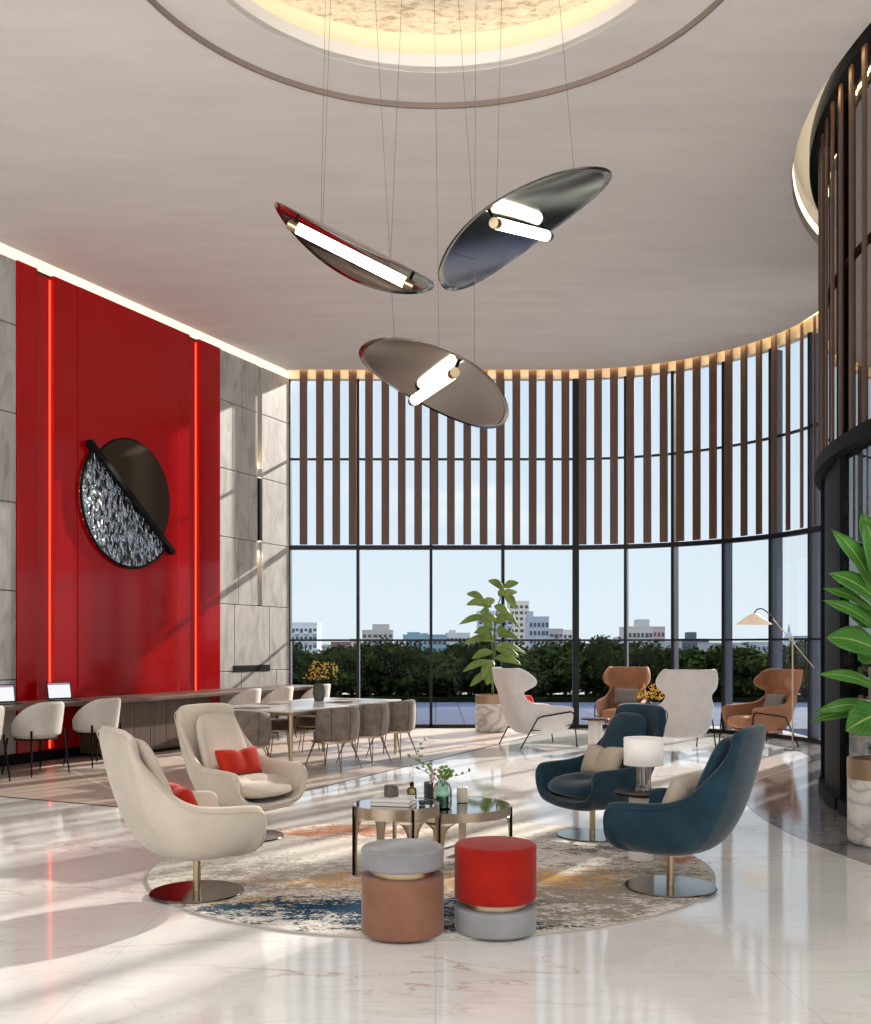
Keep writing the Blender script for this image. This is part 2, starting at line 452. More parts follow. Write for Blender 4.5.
def sbox(bm,s0,s1,z0,z1,o0,o1):
    """box on the wall: s range, z range, offset range from wall plane into the room"""
    vs=[bm.verts.new(W(s,z,o)) for s,z,o in [(s0,z0,o0),(s1,z0,o0),(s1,z0,o1),(s0,z0,o1),(s0,z1,o0),(s1,z1,o0),(s1,z1,o1),(s0,z1,o1)]]
    for f in [(0,3,2,1),(4,5,6,7),(0,1,5,4),(1,2,6,5),(2,3,7,6),(3,0,4,7)]:
        bm.faces.new([vs[i] for i in f])

SW=13.5 # wall length
b=BM(); sbox(b,-.0,SW+9,0,HC+.4,-.3,-.02)
struct(obj('wall_left',b,M['joint'],smooth=False))
rows=[.14,1.11,2.27,3.42,4.585,5.74,6.595]
cuts=[[.47,1.55],[.69,1.75],[.53,1.63],[.5,1.35],[.55,1.80],[.6,1.53]]
b=BM(); g=.006
for i in range(6):
    z0,z1=rows[i],rows[i+1]
    xs=[0.0]+cuts[i]+[2.18]
    if i>=2: # slot of the wall light
        xs=[x for x in xs if not (.6<x<1.2) ]
        xs=sorted([x for x in xs if not(.45<x<.75)]+[.93,1.06])
    for a,c in zip(xs,xs[1:]):
        if i>=2 and abs(a-.93)<1e-6: continue
        sbox(b,a+g,c-g,z0+g,z1-g,-.02,.03)
struct(obj('wall_left',b,M['stone'],smooth=False,bevel=.004,bseg=1),'grey stone cladding beside the window')
b=BM()
for i in range(6):
    z0,z1=rows[i],rows[i+1]
    s=6.49; 
    while s<SW+8.9:
        e=s+R.choice([1.1,1.5,2.1])*.9
        sbox(b,s+g,e-g,z0+g,z1-g,-.02,.03); s=e
struct(obj('wall_left',b,M['stone'],smooth=False,bevel=.004,bseg=1),'grey stone cladding left of the red panel')
# slot back
b=BM(); sbox(b,.93,1.06,2.29,6.595,-.02,-.005); struct(obj('trim_1',b,M['stone'],smooth=False))
b=BM(); sbox(b,0,SW+8.9,0,.14,-.02,.035); struct(obj('baseboard_left',b,M['black'],smooth=False))
# red lacquer panels
b=BM()
for a,c,o in [(2.18,2.75,.05),(2.98,3.25,.05),(3.258,5.425,.055),(5.433,5.87,.05),(6.15,6.49,.05)]:
    sbox(b,a,c,.14,6.595,-.02,o)
struct(obj('trim_2',b,M['red'],smooth=False,bevel=.006,bseg=3),'red lacquer wall panelling')
b=BM()
for a,c in [(2.75,2.98),(5.87,6.15)]: sbox(b,a,c,.14,6.55,-.02,.0)
struct(obj('trim_3',b,M['redmatt'],smooth=False),'recessed red groove')
for a,lab in [(2.775,'red glowing light line near the stone cladding by the window'),(5.895,'red glowing light line behind the laptops on the left')]:
    b=BM(); sbox(b,a-.012,a+.012,.16,6.53,.0,.008); o=obj('light_strip',b,M['neon'],smooth=False)
    tag(o,lab,'light','red vertical light lines on the wall')
# cove strip along the top of the wall
b=BM(); sbox(b,0,SW+8.9,6.60,HC,-.02,.0); sbox(b,0,SW+8.9,HC-.008,HC-.002,.0,.075); o=obj('cove_light',b,M['led'],smooth=False)
tag(o,'warm white cove light running along the top of the left wall','light')
# vent
b=BM(); sbox(b,.68,1.785,1.10,1.21,.03,.04)
vent=obj('wall_vent',b,M['black'],smooth=False); tag(vent,'narrow black slot vent in the stone wall above the counter','vent')
b=BM()
for k in range(3): sbox(b,.70,1.765,1.115+.03*k,1.128+.03*k,.04,.046)
obj('louvre',b,M['frame'],vent,smooth=False)
# sconce
t=thing('wall_light','slim black wall light glowing up and down in the stone slot','wall light',W(.995,3.44,0))
b=BM(); sbox(b,.94,1.05,3.44,4.57,.0,.05)
for v_ in b.verts: v_.co-=W(.995,3.44,0)
obj('housing',b,M['black'],t,smooth=False,bevel=.004)
for z in (3.435,4.575):
    b=BM(); sbox(b,.96,1.03,z-.006,z+.006,.008,.04)
    for v_ in b.verts: v_.co-=W(.995,3.44,0)
    obj('lamp',b,M['led_ring'],t,smooth=False)
for z,d in ((3.38,1),(4.63,-1)):
    L=bpy.data.lights.new('wall_light_glow','SPOT'); L.energy=14; L.color=(1,.72,.42); L.spot_size=1.2; L.spot_blend=1; L.shadow_soft_size=.02
    o=bpy.data.objects.new('wall_light_glow',L); COL.objects.link(o); o.location=W(.995,z,.09)
    dirv=(Vector((0,0,-d))*1.0-NN*.22); o.rotation_euler=dirv.to_track_quat('-Z','Y').to_euler()

# wall art
t=thing('wall_art','round black framed wall art of hammered silver and dark bronze halves','wall art',W(4.39,3.72,.055))
def wl(q_,z,o): # q_ = position along +x toward the corner measured as -s
    return W(-q_,z,o)-W(4.27,3.74,.055)
ang=math.atan2(3.057-4.436, 5.145-3.40)
def halfdisc(cx,cz,r,side,o0,o1,n=48):
    b=BM(); ring=[]
    a0=ang+(pi if side<0 else 0)
    for i in range(n+1):
        a=a0+pi*i/n
        ring.append((cx+r*math.cos(a),cz+r*math.sin(a)))
    F=[b.verts.new(wl(x,z,o1)) for x,z in ring]; Bk=[b.verts.new(wl(x,z,o0)) for x,z in ring]
    b.faces.new(F); b.faces.new(Bk[::-1])
    for i in range(len(F)):
        j=(i+1)%len(F); b.faces.new((F[i],Bk[i],Bk[j],F[j]))
    return b,ring
b,rg=halfdisc(-4.29,3.74,1.0,-1,.05,.10); obj('silver_half',b,M['hammer'],t,smooth=False)['label']='hammered silver half disc'
b,rg2=halfdisc(-4.25,3.80,.86,1,.03,.07); obj('bronze_half',b,M['bronzedisc'],t,smooth=False)['label']='dark bronze half disc'
b=BM(); tube(b,[wl(x,z,.095) for x,z in rg],.022,8); obj('rim',b,M['black'],t)
b=BM(); tube(b,[wl(x,z,.06) for x,z in rg2],.014,8); obj('rim',b,M['black'],t)
b=BM(); 
a=Vector((-5.17,4.456)); c=Vector((-3.37,3.033)); d=(c-a).normalized(); pn=Vector((-d.y,d.x))*.038
vs=[]
for o_ in (.05,.17):
    for p in (a-pn,c-pn,c+pn,a+pn): vs.append(b.verts.new(wl(p.x,p.y,o_)))
for f in [(0,3,2,1),(4,5,6,7),(0,1,5,4),(1,2,6,5),(2,3,7,6),(3,0,4,7)]: b.faces.new([vs[i] for i in f])
obj('bar',b,M['black'],t,smooth=False)

# ------------------------------------------------------------------ glass wall path
CC=(2.4,15.34); RG=3.76
def path(off):
    """points (x,y,tangent,len) along the glass line moved inward by off"""
    pts=[]; 
    y=19.1-off; r=RG-off
    x=-2.77-off*.4649
    pts=[(x,y)]
    while x<2.4: 
        x=min(x+.1,2.4); pts.append((x,y))
    n=60
    for i in range(1,n+1):
        a=pi/2-(pi/2)*i/n
        pts.append((CC[0]+r*math.cos(a),CC[1]+r*math.sin(a)))
    yy=CC[1]
    while yy>13.7:
        yy=max(yy-.1,13.7); pts.append((CC[0]+r,yy))
    return pts
def at_len(P,d):
    for a,b_ in zip(P,P[1:]):
        L=math.hypot(b_[0]-a[0],b_[1]-a[1])
        if d<=L: 
            t=d/L; return Vector((a[0]+(b_[0]-a[0])*t,a[1]+(b_[1]-a[1])*t,0)), Vector((b_[0]-a[0],b_[1]-a[1],0)).normalized()
        d-=L
    return None,None
PG=path(0)
def plen(P): return sum(math.hypot(q_[0]-p[0],q_[1]-p[1]) for p,q_ in zip(P,P[1:]))
# mullion stations: flat ones by x, curved by px
st=[0.0,-1.466+2.77,-.085+2.77,1.276+2.77,2.65+2.77]
def arclen_of_px(px):
    best=None; d=0
    for a,b_ in zip(PG,PG[1:]):
        L=math.hypot(b_[0]-a[0],b_[1]-a[1])
        p=435.5+1010*b_[0]/b_[1]; d+=L
        if p>=px: return d
    return d
st+= [arclen_of_px(p) for p in (621.5,672,720.5,768.5)]
step=(st[-1]-st[-5])/4
tot=sum(math.hypot(b_[0]-a[0],b_[1]-a[1]) for a,b_ in zip(PG,PG[1:]))
while st[-1]+step<tot-.4: st.append(st[-1]+step)
st.append(tot-.02)
def fbox(bm,P,T,tw,d0,d1,z0,z1):
    """box at P: half width tw along tangent T, from d0 to d1 along the outward normal"""
    nrm=Vector((-T.y,T.x,0))   # outward (path goes left->right->toward camera, outside is on the left)
    vs=[]
    for z in (z0,z1):
        for a,c in ((-tw,d0),(tw,d0),(tw,d1),(-tw,d1)):
            vs.append(bm.verts.new(P+T*a+nrm*c+Vector((0,0,z))))
    for f in [(0,3,2,1),(4,5,6,7),(0,1,5,4),(1,2,6,5),(2,3,7,6),(3,0,4,7)]: bm.faces.new([vs[i] for i in f])
def sub(P,a,b_,n=10):
    return [at_len(P,a+(b_-a)*i/n) for i in range(n+1)]
def ribbon(bm,S,d0,d1,z0,z1):
    rows=[]
    for P,T in S:
        nrm=Vector((-T.y,T.x,0))
        rows.append([P+nrm*d0+Vector((0,0,z0)),P+nrm*d1+Vector((0,0,z0)),P+nrm*d1+Vector((0,0,z1)),P+nrm*d0+Vector((0,0,z1))])
    V=grid(bm,rows,cu=True)
    bm.faces.new(V[0]); bm.faces.new(V[-1][::-1])
for k,(a,c) in enumerate(zip(st,st[1:])):
    w=struct(bpy.data.objects.new('window_%d'%(k+1),None)); COL.objects.link(w)
    n=1 if c<=st[4]+.01 else 10
    S=sub(PG,a+.001,c-.001,n)
    b=BM()
    P,T=at_len(PG,a+.005 if a==0 else a)
    big=(k==4)
    b1=BM(); fbox(b1,P,T,.06 if big else .028,-.05,.0,0,HC-.12); obj('mullion',b1,M['frame'],w,smooth=False)
    b1=BM(); fbox(b1,P,T,.05 if big else .024,.001,.23,0,HC-.12); obj('fin',b1,M['fin'],w,smooth=False)
    b1=BM(); ribbon(b1,S,-.06,.05,3.37,3.45); obj('transom',b1,M['frame'],w,smooth=False)
    for z in (1.66,5.08):
        b1=BM(); ribbon(b1,S,-.035,.03,z-.018,z+.018); obj('glazing_bar',b1,M['frame'],w,smooth=False)
    b1=BM(); ribbon(b1,S,-.05,.05,0.0,.07); obj('sill',b1,M['frame'],w,smooth=False)
    b1=BM(); ribbon(b1,S,.005,.02,.07,HC-.12); obj('pane',b1,M['glass'],w,smooth=False)
# head fascia above the glass + amber led
S=sub(PG,.001,tot-.03,90)
b=BM(); ribbon(b,S,-.03,.10,HC-.12,HC+.3); struct(obj('trim_4',b,M['cavity'],smooth=False),'pale fascia at the head of the glass wall')
b=BM(); ribbon(b,sub(path(.20),.02,plen(path(.20))-.7,90),-.015,.015,HC+.03,HC+.042); o=obj('cove_light',b,M['led_gold'],smooth=False); tag(o,'amber cove light behind the wooden slats along the curved glass wall','light')
# slats
PS=path(.14); ts=thing('slat_screen','row of tall walnut slats hanging in front of the curved glass wall','slat screen',(0,0,0))
b=BM(); box(b,-.073,.073,-.02,.02,3.455,HC+.03); 
me=bpy.data.meshes.new('slat'); 
bmesh.ops.recalc_face_normals(b,faces=b.faces); b.to_mesh(me); b.free(); me.materials.append(M['slat'])
def arc_px(PP,px):
    d=0
    for a,b_ in zip(PP,PP[1:]):
        p0=435.5+1010*a[0]/a[1]; p1=435.5+1010*b_[0]/b_[1]; L=math.hypot(b_[0]-a[0],b_[1]-a[1])
        if p1>=px: return d+L*(px-p0)/(p1-p0)
        d+=L
    return d
stn=[arc_px(PS,303.6+16.36*k) for k in range(17)]
stn+=[arc_px(PS,p) for p in (582.6,598,614,630.4,647.4,663.8,680.2,696.6,713,728.8,744,759,774,788,801.7)]
while stn[-1]+.36<plen(PS)-.1: stn.append(stn[-1]+.36)
dA,dB=arc_px(PS,650),arc_px(PS,802)
for d in stn:
    P,T=at_len(PS,d)
    o=link('slat',me,None,ts); o.location=P
    o.rotation_euler=(0,0,math.atan2(T.y,T.x)-math.radians(27)*min(1,max(0,(d-dA)/(dB-dA))))
# ------------------------------------------------------------------ right cylinder
CY=(9.9,8.6); RC=6.15
def cyl(a,r): return Vector((CY[0]+r*math.cos(a),CY[1]+r*math.sin(a),0))
A0,A1=math.radians(126),math.radians(250)
def arcs(r,a0,a1,n):
    out=[]
    for i in range(n+1):
        a=a0+(a1-a0)*i/n
        out.append((cyl(a,r),Vector((-math.sin(a),math.cos(a),0))))
    return out
def ribc(bm,r0,r1,a0,a1,z0,z1,n=12):
    rows=[]
    for i in range(n+1):
        a=a0+(a1-a0)*i/n
        p,q_=cyl(a,r0),cyl(a,r1)
        rows.append([(p.x,p.y,z0),(q_.x,q_.y,z0),(q_.x,q_.y,z1),(p.x,p.y,z1)])
    V=grid(bm,rows,cu=True); bm.faces.new(V[0]); bm.faces.new(V[-1][::-1])
nb=8
base_k=len(st)
angs=[A0,math.radians(138),math.radians(151.5),math.radians(157.8),math.radians(172),math.radians(187),math.radians(202),math.radians(218),math.radians(234),A1]
for k,(a,c) in enumerate(zip(angs,angs[1:])):
    w=struct(bpy.data.objects.new('window_%d'%(base_k+k),None)); COL.objects.link(w)
    def post(a_,hw=.045,dep=.10):
        P=cyl(a_,RC); T=Vector((-math.sin(a_),math.cos(a_),0)); nr=Vector((math.cos(a_),math.sin(a_),0))
        b1=BM(); vs=[]
        for z in (0.02,HC):
            for x,y in ((-hw,.035),(hw,.035),(hw,-dep),(-hw,-dep)): vs.append(b1.verts.new(P+T*x+nr*y+Vector((0,0,z))))
        for f in [(0,3,2,1),(4,5,6,7),(0,1,5,4),(1,2,6,5),(2,3,7,6),(3,0,4,7)]: b1.faces.new([vs[i] for i in f])
        return b1
    obj('mullion',post(a),M['black'],w,smooth=False)
    b1=BM(); ribc(b1,RC+.06,RC-.10,a+.008,c-.008,0.02,.12); obj('sill',b1,M['black'],w,smooth=False)
    b1=BM(); ribc(b1,RC+.10,RC-.10,a,c,3.33,3.46,16); obj('transom',b1,M['black'],w,smooth=True)
    b1=BM(); ribc(b1,RC+.02,RC-.06,a+.008,c-.008,5.06,5.10); obj('glazing_bar',b1,M['black'],w,smooth=False)
    if k==3:
        b1=BM(); ribc(b1,RC-.005,RC-.05,a+.008,c-.008,.12,3.33); obj('panel',b1,M['black'],w,smooth=False)
        b1=BM(); ribc(b1,RC-.01,RC-.03,a+.008,c-.008,3.46,HC-.1); obj('pane',b1,M['glasscoat'],w,smooth=False)
    else:
        b1=BM(); ribc(b1,RC-.01,RC-.03,a+.008,c-.008,.12,3.33); obj('pane',b1,M['glassdark'],w,smooth=False)
        b1=BM(); ribc(b1,RC-.01,RC-.03,a+.008,c-.008,3.46,HC-.1); obj('pane',b1,M['glasscoat'],w,smooth=False)
ts=thing('slat_screen','tall walnut slats on the upper part of the convex glass wall at right','slat screen',(0,0,0))
me2=bpy.data.meshes.new('slat'); b=BM(); box(b,-.035,.035,-.011,.011,3.47,HC+.02); bmesh.ops.recalc_face_normals(b,faces=b.faces); b.to_mesh(me2); b.free(); me2.materials.append(M['slat'])
a=A0+.03
while a<A1-.02:
    o=link('slat',me2,None,ts); p=cyl(a,RC+.05); o.location=p; o.rotation_euler=(0,0,a+pi/2); a+=.311/6.26
b=BM(); ribc(b,RC+.15,RC-.1,A0+.02,A1,HC+.02,HC+.10,80); ribc(b,RC+.15,RC+.14,A0+.02,A1,HC-.09,HC+.02,80); struct(obj('trim_5',b,M['black']),'dark head rail over the convex slats')
b=BM(); ribc(b,RC+.138,RC+.112,math.radians(170),A1,HC+.004,HC+.015,80); o=obj('cove_light',b,M['led_gold']); tag(o,'amber cove light behind the slats of the convex glass wall','light')

# ------------------------------------------------------------------ ceiling
RCx=(10.15,9.0); RR=6.58
DC=(0,7.25)
# room outline for floor / ceiling, counter-clockwise
SF=22.0
lw0=W(0,0,0); lw1=W(SF,0,0)
def outline(off):
    P=path(off)
    out=[(lw1.x,lw1.y),(14.0,lw1.y),(14.0,13.7)]
    out+= [(p[0],p[1]) for p in P[::-1]][1:]
    return out
out_c=outline(.06)
# cut the cylinder recess out of the outline by building the ceiling from an outline with the arc as border
def ang_pt(c,p): return math.atan2(p[1]-c[1],p[0]-c[0])
# recess arc from back (top, y high) to where it meets the cylinder toward the camera
ra0=math.radians(128); ra1=math.radians(236)
arcR=circ(RCx,RR,80,ra0,ra1)
out2=[(lw1.x,lw1.y),(14.0,lw1.y),(14.0,arcR[-1][1])]+arcR[::-1]+[(6.0,14.4)]
P=path(.24)
out2+=[(p[0],p[1]) for p in P[::-1] if p[1]>14.45]
b=BM(); slab(b,out2,[circ(DC,2.43,128)],HC,HC+.045); struct(obj('ceiling',b,M['ceil'],smooth=False))
# step ring and band
b=BM(); slab(b,circ(DC,2.6,128),[circ(DC,1.92,128)],HC+.045,HC+.10); struct(obj('ceiling',b,M['ceil'],smooth=False),'shallow ring step round the dome')
b=BM(); lathe(b,[(1.92,HC+.05),(1.92,HC+.21),(1.96,HC+.21),(1.96,HC+.05)],128,DC); b2=BM(); lathe(b2,[(2.425,HC-.006),(2.425,HC+.046),(2.445,HC+.046),(2.445,HC-.006),(2.425,HC-.006)],128,DC); struct(obj('trim_11',b2,mat('taupe_shadow_line',(.22,.17,.14),.5)),'thin taupe trim ring painted as the shadow line of the ceiling step')  # dark taupe of the ring paints in the shadow gap of the step
struct(obj('trim_6',b,M['white']),'white rim of the ceiling dome')
b=BM(); lathe(b,[(1.96,HC+.12),(2.75,HC+.12),(2.75,HC+.52),(2.62,HC+.56),(2.18,HC+.57)],128,DC)
struct(obj('ceiling',b,M['cavity']),'cream cavity of the ceiling dome')
b=BM(); V=[(0,HC+.60),(1.0,HC+.595),(2.18,HC+.55),(2.2,HC+.62),(0,HC+.66)]; lathe(b,V,128,DC); struct(obj('trim_7',b,M['leafgold']),'gold leaf textured plaster disc in the dome')
b=BM(); lathe(b,[(2.05,HC+.125),(2.05,HC+.16),(2.12,HC+.16),(2.12,HC+.125)],96,DC); tag(obj('ring_light',b,M['led_dome']),'hidden warm ring light inside the ceiling dome','light')
# cylinder recess
rows=[]
b=BM(); ar=circ(RCx,RR,80,ra0,ra1)
grid(b,[[(x,y,HC+.04) for x,y in ar],[(x,y,HC+.42) for x,y in ar]])
ar2=[(x,y) for x,y in ar]
struct(obj('ceiling',b,M['cavity'],solid=.02,offset=0),'side of the recess by the convex wall')
b=BM(); slab(b,[(16,2.5),(16,15.5)]+[(5.5,15.5)]+[(3.0,13),(3.0,5)]+[(6,2.5)],[],HC+.42,HC+.46); struct(obj('ceiling',b,M['cavity'],smooth=False),'top of the recess by the convex wall')
b=BM(); ar=circ(RCx,RR-.012,60,ra0,math.radians(185)); grid(b,[[(x,y,HC+.12) for x,y in ar],[(x,y,HC+.21) for x,y in ar]])
tag(obj('cove_light',b,M['led_ring'],solid=.01,offset=0),'warm cove strip in the curved ceiling recess at right','light')
# roof slab above everything keeps daylight out
b=BM(); slab(b,[(-14,-3),(14.2,-3),(14.2,16),(6.5,19.4),(-4,19.4)],[],HC+.75,HC+.95); struct(obj('roof',b,M['white'],smooth=False))

# ------------------------------------------------------------------ floors
b=BM(); slab(b,[(-13,-3),(14,-3),(14,13.7),(6.4,13.7),(6.4,19.5),(-3.5,19.5)],[],-.2,0); struct(obj('floor',b,M['floor'],smooth=False))
# dining zone
D0=Vector((-2.10,9.285,0)); 
t1=D0+Vector((.4216,.9068,0))*10.62
zone=[D0,Vector((D0.x,D0.y,0))-U*0]
e_wall=None
# intersection of zone's near edge with the wall
dd=Vector((-.9068,.4216,0)); k=((D0-C0).dot(NN)); near=D0-NN*(k-.035)
b=BM(); ztop=(D0.x+(18.98-D0.y)*.4649,18.98)
slab(b,[(D0.x,D0.y),ztop,(-2.70,18.98),(near.x,near.y)],[],0,.004); struct(obj('floor',b,M['dinfloor'],smooth=False),'taupe stone floor of the dining area')
b=BM(); n_=Vector((.9068,-.4216,0))*.012
slab(b,[(D0.x,D0.y),(D0.x+n_.x,D0.y+n_.y),(ztop[0]+n_.x,ztop[1]+n_.y-.0),ztop],[],0,.006)
u2=U*.012
slab(b,[(near.x,near.y),(near.x+u2.x,near.y+u2.y),(D0.x+u2.x+n_.x,D0.y+u2.y+n_.y),(D0.x+n_.x,D0.y+n_.y)],[],0,.006)
struct(obj('trim_8',b,M['bronze'],smooth=False),'dark metal strip edging the dining floor')
b=BM()
def inl(p,q_,w=.022):
    p=Vector((p[0],p[1],0)); q_=Vector((q_[0],q_[1],0)); t_=(q_-p).normalized(); n1=Vector((-t_.y,t_.x,0))*w
    slab(b,[tuple((p-n1)[:2]),tuple((q_-n1)[:2]),tuple((q_+n1)[:2]),tuple((p+n1)[:2])],[],.004,.0055)
inl((-5.2,13.6),(-2.7,9.65)); inl((-3.7,14.2),(-1.9,11.2)); inl((-4.0,15.5),(-1.4,11.4))
inl((-4.2,11.6),(-1.2,16.4)); inl((-2.6,10.6),(.5,15.6))
inl((-2.4,17.6),(-.1,13.9)); inl((-.8,18.4),(.9,15.8)); inl((-2.6,14.0),(.2,18.5)); inl((-1.0,13.2),(1.8,17.7))
struct(obj('trim_9',b,M['inlay'],smooth=False),'thin pale inlay lines in the dining floor')
# dark marble band
far=[(3.2,10.5),(3.29,10.7),(3.6,11.43),(4.12,12.23),(4.69,12.99),(5.05,13.6),(5.28,14.36),(5.35,15.3),(5.15,16.3),(4.6,17.3),(3.7,18.1),(2.6,18.55)]
far=[(p.x,p.y) for p in catmull([(x,y,0) for x,y in far],5)]
glassl=[(p[0],p[1]) for p in path(.05) if p[0]>2.2 and p[1]>13.8][::-1]
inner=[tuple(cyl(a_,5.3)[:2]) for a_ in [A0-.05+(A1-A0+.3)*i/60 for i in range(61)]]
outer=[tuple(cyl(a_,6.98)[:2]) for a_ in [math.radians(162.5)+(A1+.2-math.radians(162.5))*i/60 for i in range(61)]]
# polygon: glass line (camera end -> back), far boundary back->front , outer arc , inner arc back
pg=glassl+far[::-1][1:]+outer[1:]+inner[::-1]
b=BM(); slab(b,pg,[],0,.003); struct(obj('floor',b,M['darkfloor'],smooth=False),'grey marble floor band')
# terrace, ground
b=BM(); slab(b,[(-30,19.3),(8,19.3),(8,14.5),(45,14.5),(45,30.5),(-30,30.5)],[],-.3,-.03); struct(obj('ground',b,M['paver'],smooth=False),'blue grey paved terrace')
b=BM(); slab(b,[(-400,30.6),(700,30.6),(700,700),(-400,700)],[],-9.2,-9); struct(obj('ground',b,M['cityground'],smooth=False),'distant ground')
# right wall behind the cylinder end, toward the camera
b=BM(); e=cyl(A1,RC); box(b,e.x-.1,e.x+.15,-3,e.y,0,HC+.4); struct(obj('wall_right',b,M['white'],smooth=False))

# ------------------------------------------------------------------ counter
def place(o,loc,rz): o.location=loc; o.rotation_euler=(0,0,rz); return o
t=thing('counter','long walnut counter along the red and stone wall','counter',W(3.36,0,0))
def ob_s(name,boxes,m,par,bev=.004):
    b=BM()
    for x in boxes: sbox(b,*x)
    for v_ in b.verts: v_.co-=W(3.36,0,0)
    return obj(name,b,m,par,smooth=False,bevel=bev,bseg=1)
ob_s('countertop',[(.12,11,.775,.825,.06,.92)],M['walnuttop'],t)
cb=ob_s('cabinet',[(3.36,5.40,.05,.775,.06,.72)],M['walnut'],t)
ob_s('plinth',[(3.40,5.36,.006,.05,.10,.68)],M['black'],t)
for i in range(6):
    a=3.37+i*.3383
    ob_s('door',[(a+.004,a+.3343,.065,.765,.72,.738)],M['walnut'],t,.003)
ob_s('side_panel',[(.12,.17,.006,.775,.08,.80)],M['walnut'],t)
ob_s('side_panel',[(8.9,8.95,.006,.775,.08,.80)],M['walnut'],t)

def laptop(name,label,s,off,rz,z=.826):
    p=W(s,z,off); t=thing(name,label,'laptop',p,rz,'laptops on the counter')
    b=BM(); box(b,-.165,.165,-.02,.20,0,.014); kb=obj('keyboard',b,M['keys'],t,smooth=False,bevel=.004)
    Mx=Matrix.Translation((0,-.02,.012))@Matrix.Rotation(math.radians(12),4,'X')
    b=BM(); box(b,-.17,.17,-.006,.004,0,.235,Mx); lid=obj('lid',b,M['black'],t,smooth=False,bevel=.004)
    b=BM(); box(b,-.155,.155,.0045,.0055,.02,.222,Mx); obj('screen',b,M['screen'],lid,smooth=False)
    b=BM(); box(b,-.155,.155,.0055,.006,.195,.222,Mx); obj('toolbar',b,mat('toolbar_lilac',(.2,.1,.15),.4,emit=(.45,.30,.45),es=.6),lid,smooth=False)
    return t
rzl=math.atan2(NN.y,NN.x)-pi/2+.12
laptop('laptop','open laptop with a lit screen in front of the red panel',6.03,.34,rzl-.42)
laptop('laptop','open laptop with a lit screen cut by the left edge, before grey stone',6.98,.34,rzl-.42)

# ------------------------------------------------------------------ counter chairs
def arc_shell(Ro, zb, ztop, amax, flare=0, n=28, m=7, sx=1.0, sy=1.0):
    """open barrel shell, back at -x. ztop(f) with f=|a|/amax"""
    rows=[]
    for j in range(m+1):
        v_=j/m; row=[]
        for i in range(n+1):
            f=(i/n*2-1); a=pi+f*amax
            zt=ztop(abs(f)); z=zb+(zt-zb)*v_
            r=Ro*(1+flare*(z-zb)*1.0)
            row.append((r*math.cos(a)*sx,r*math.sin(a)*sy,z))
        rows.append(row)
    return rows
def counter_chair():
    t=thing('counter_chair','','chair',(0,0,0),0,'cream chairs at the counter')
    zt=lambda f: .88-.30*max(0,(f-.25)/.75)**1.5
    b=BM(); grid(b,arc_shell(.27,.47,zt,1.95,flare=.42))
    obj('backrest',b,M['cream'],t,solid=.035,offset=0,sub=1)
    b=BM(); lathe(b,rprof(.245,.435,.50,.028),32); obj('seat',b,M['cream'],t)
    b=BM(); lathe(b,rprof(.25,.42,.436,.006),32); obj('seat_frame',b,M['black'],t)
    for sx,sy in ((1,1),(1,-1),(-1,1),(-1,-1)):
        b=BM(); tube(b,[(.27*sx,.27*sy,0),(.22*sx,.235*sy,.43),(.215*sx,.23*sy,.54 if sx<0 else .44)],[.008,.013,.013],8); obj('leg',b,M['black'],t)
    return t
cc=counter_chair()
cpos=[(7.1,'second cream counter chair from the left edge, in front of the left laptop'),(6.12,'cream counter chair between the laptop and the near lounge chair'),
(8.0,'cream counter chair cut by the left edge of the photo'),(2.95,'cream counter chair nearest the red panel behind the dining table'),(2.02,'cream counter chair in the middle of the three behind the dining table'),(.82,'cream counter chair closest to the window behind the dining table')]
facew=math.atan2(-NN.y,-NN.x)
for i,(s,lab) in enumerate(cpos):
    p=W(s,0.004,1.02)
    if i==0: cc.location=p; cc.rotation_euler=(0,0,facew-.1); cc['label']=lab
    else: dup(cc,p,facew-.1 if s>5 else facew,lab)

# ------------------------------------------------------------------ dining table
TU=Vector((.4216,.9068,0)); TN=NN
TC=Vector((-1.69,13.48,.005)); rt=math.atan2(TU.y,TU.x)
t=thing('dining_table','long dining table with white marble top and brass legs','table',TC,rt)
b=BM(); box(b,-1.43,1.43,-.66,.66,.755,.78); obj('tabletop',b,M['tabletop'],t,smooth=False,bevel=.01,bseg=3)
b=BM()
for x0,x1,y0,y1 in ((-1.39,1.39,-.63,-.605),(-1.39,1.39,.605,.63),(-1.39,-1.365,-.605,.605),(1.365,1.39,-.605,.605)): box(b,x0,x1,y0,y1,.715,.755)
obj('apron',b,M['gold'],t,smooth=False,bevel=.003)
for sx in (-1,1):
    for sy in (-1,1):
        b=BM(); lathe(b,[(0,0),(.02,0),(.032,.72),(0,.72)],16,(sx*1.36,sy*.60)); obj('leg',b,M['gold'],t)
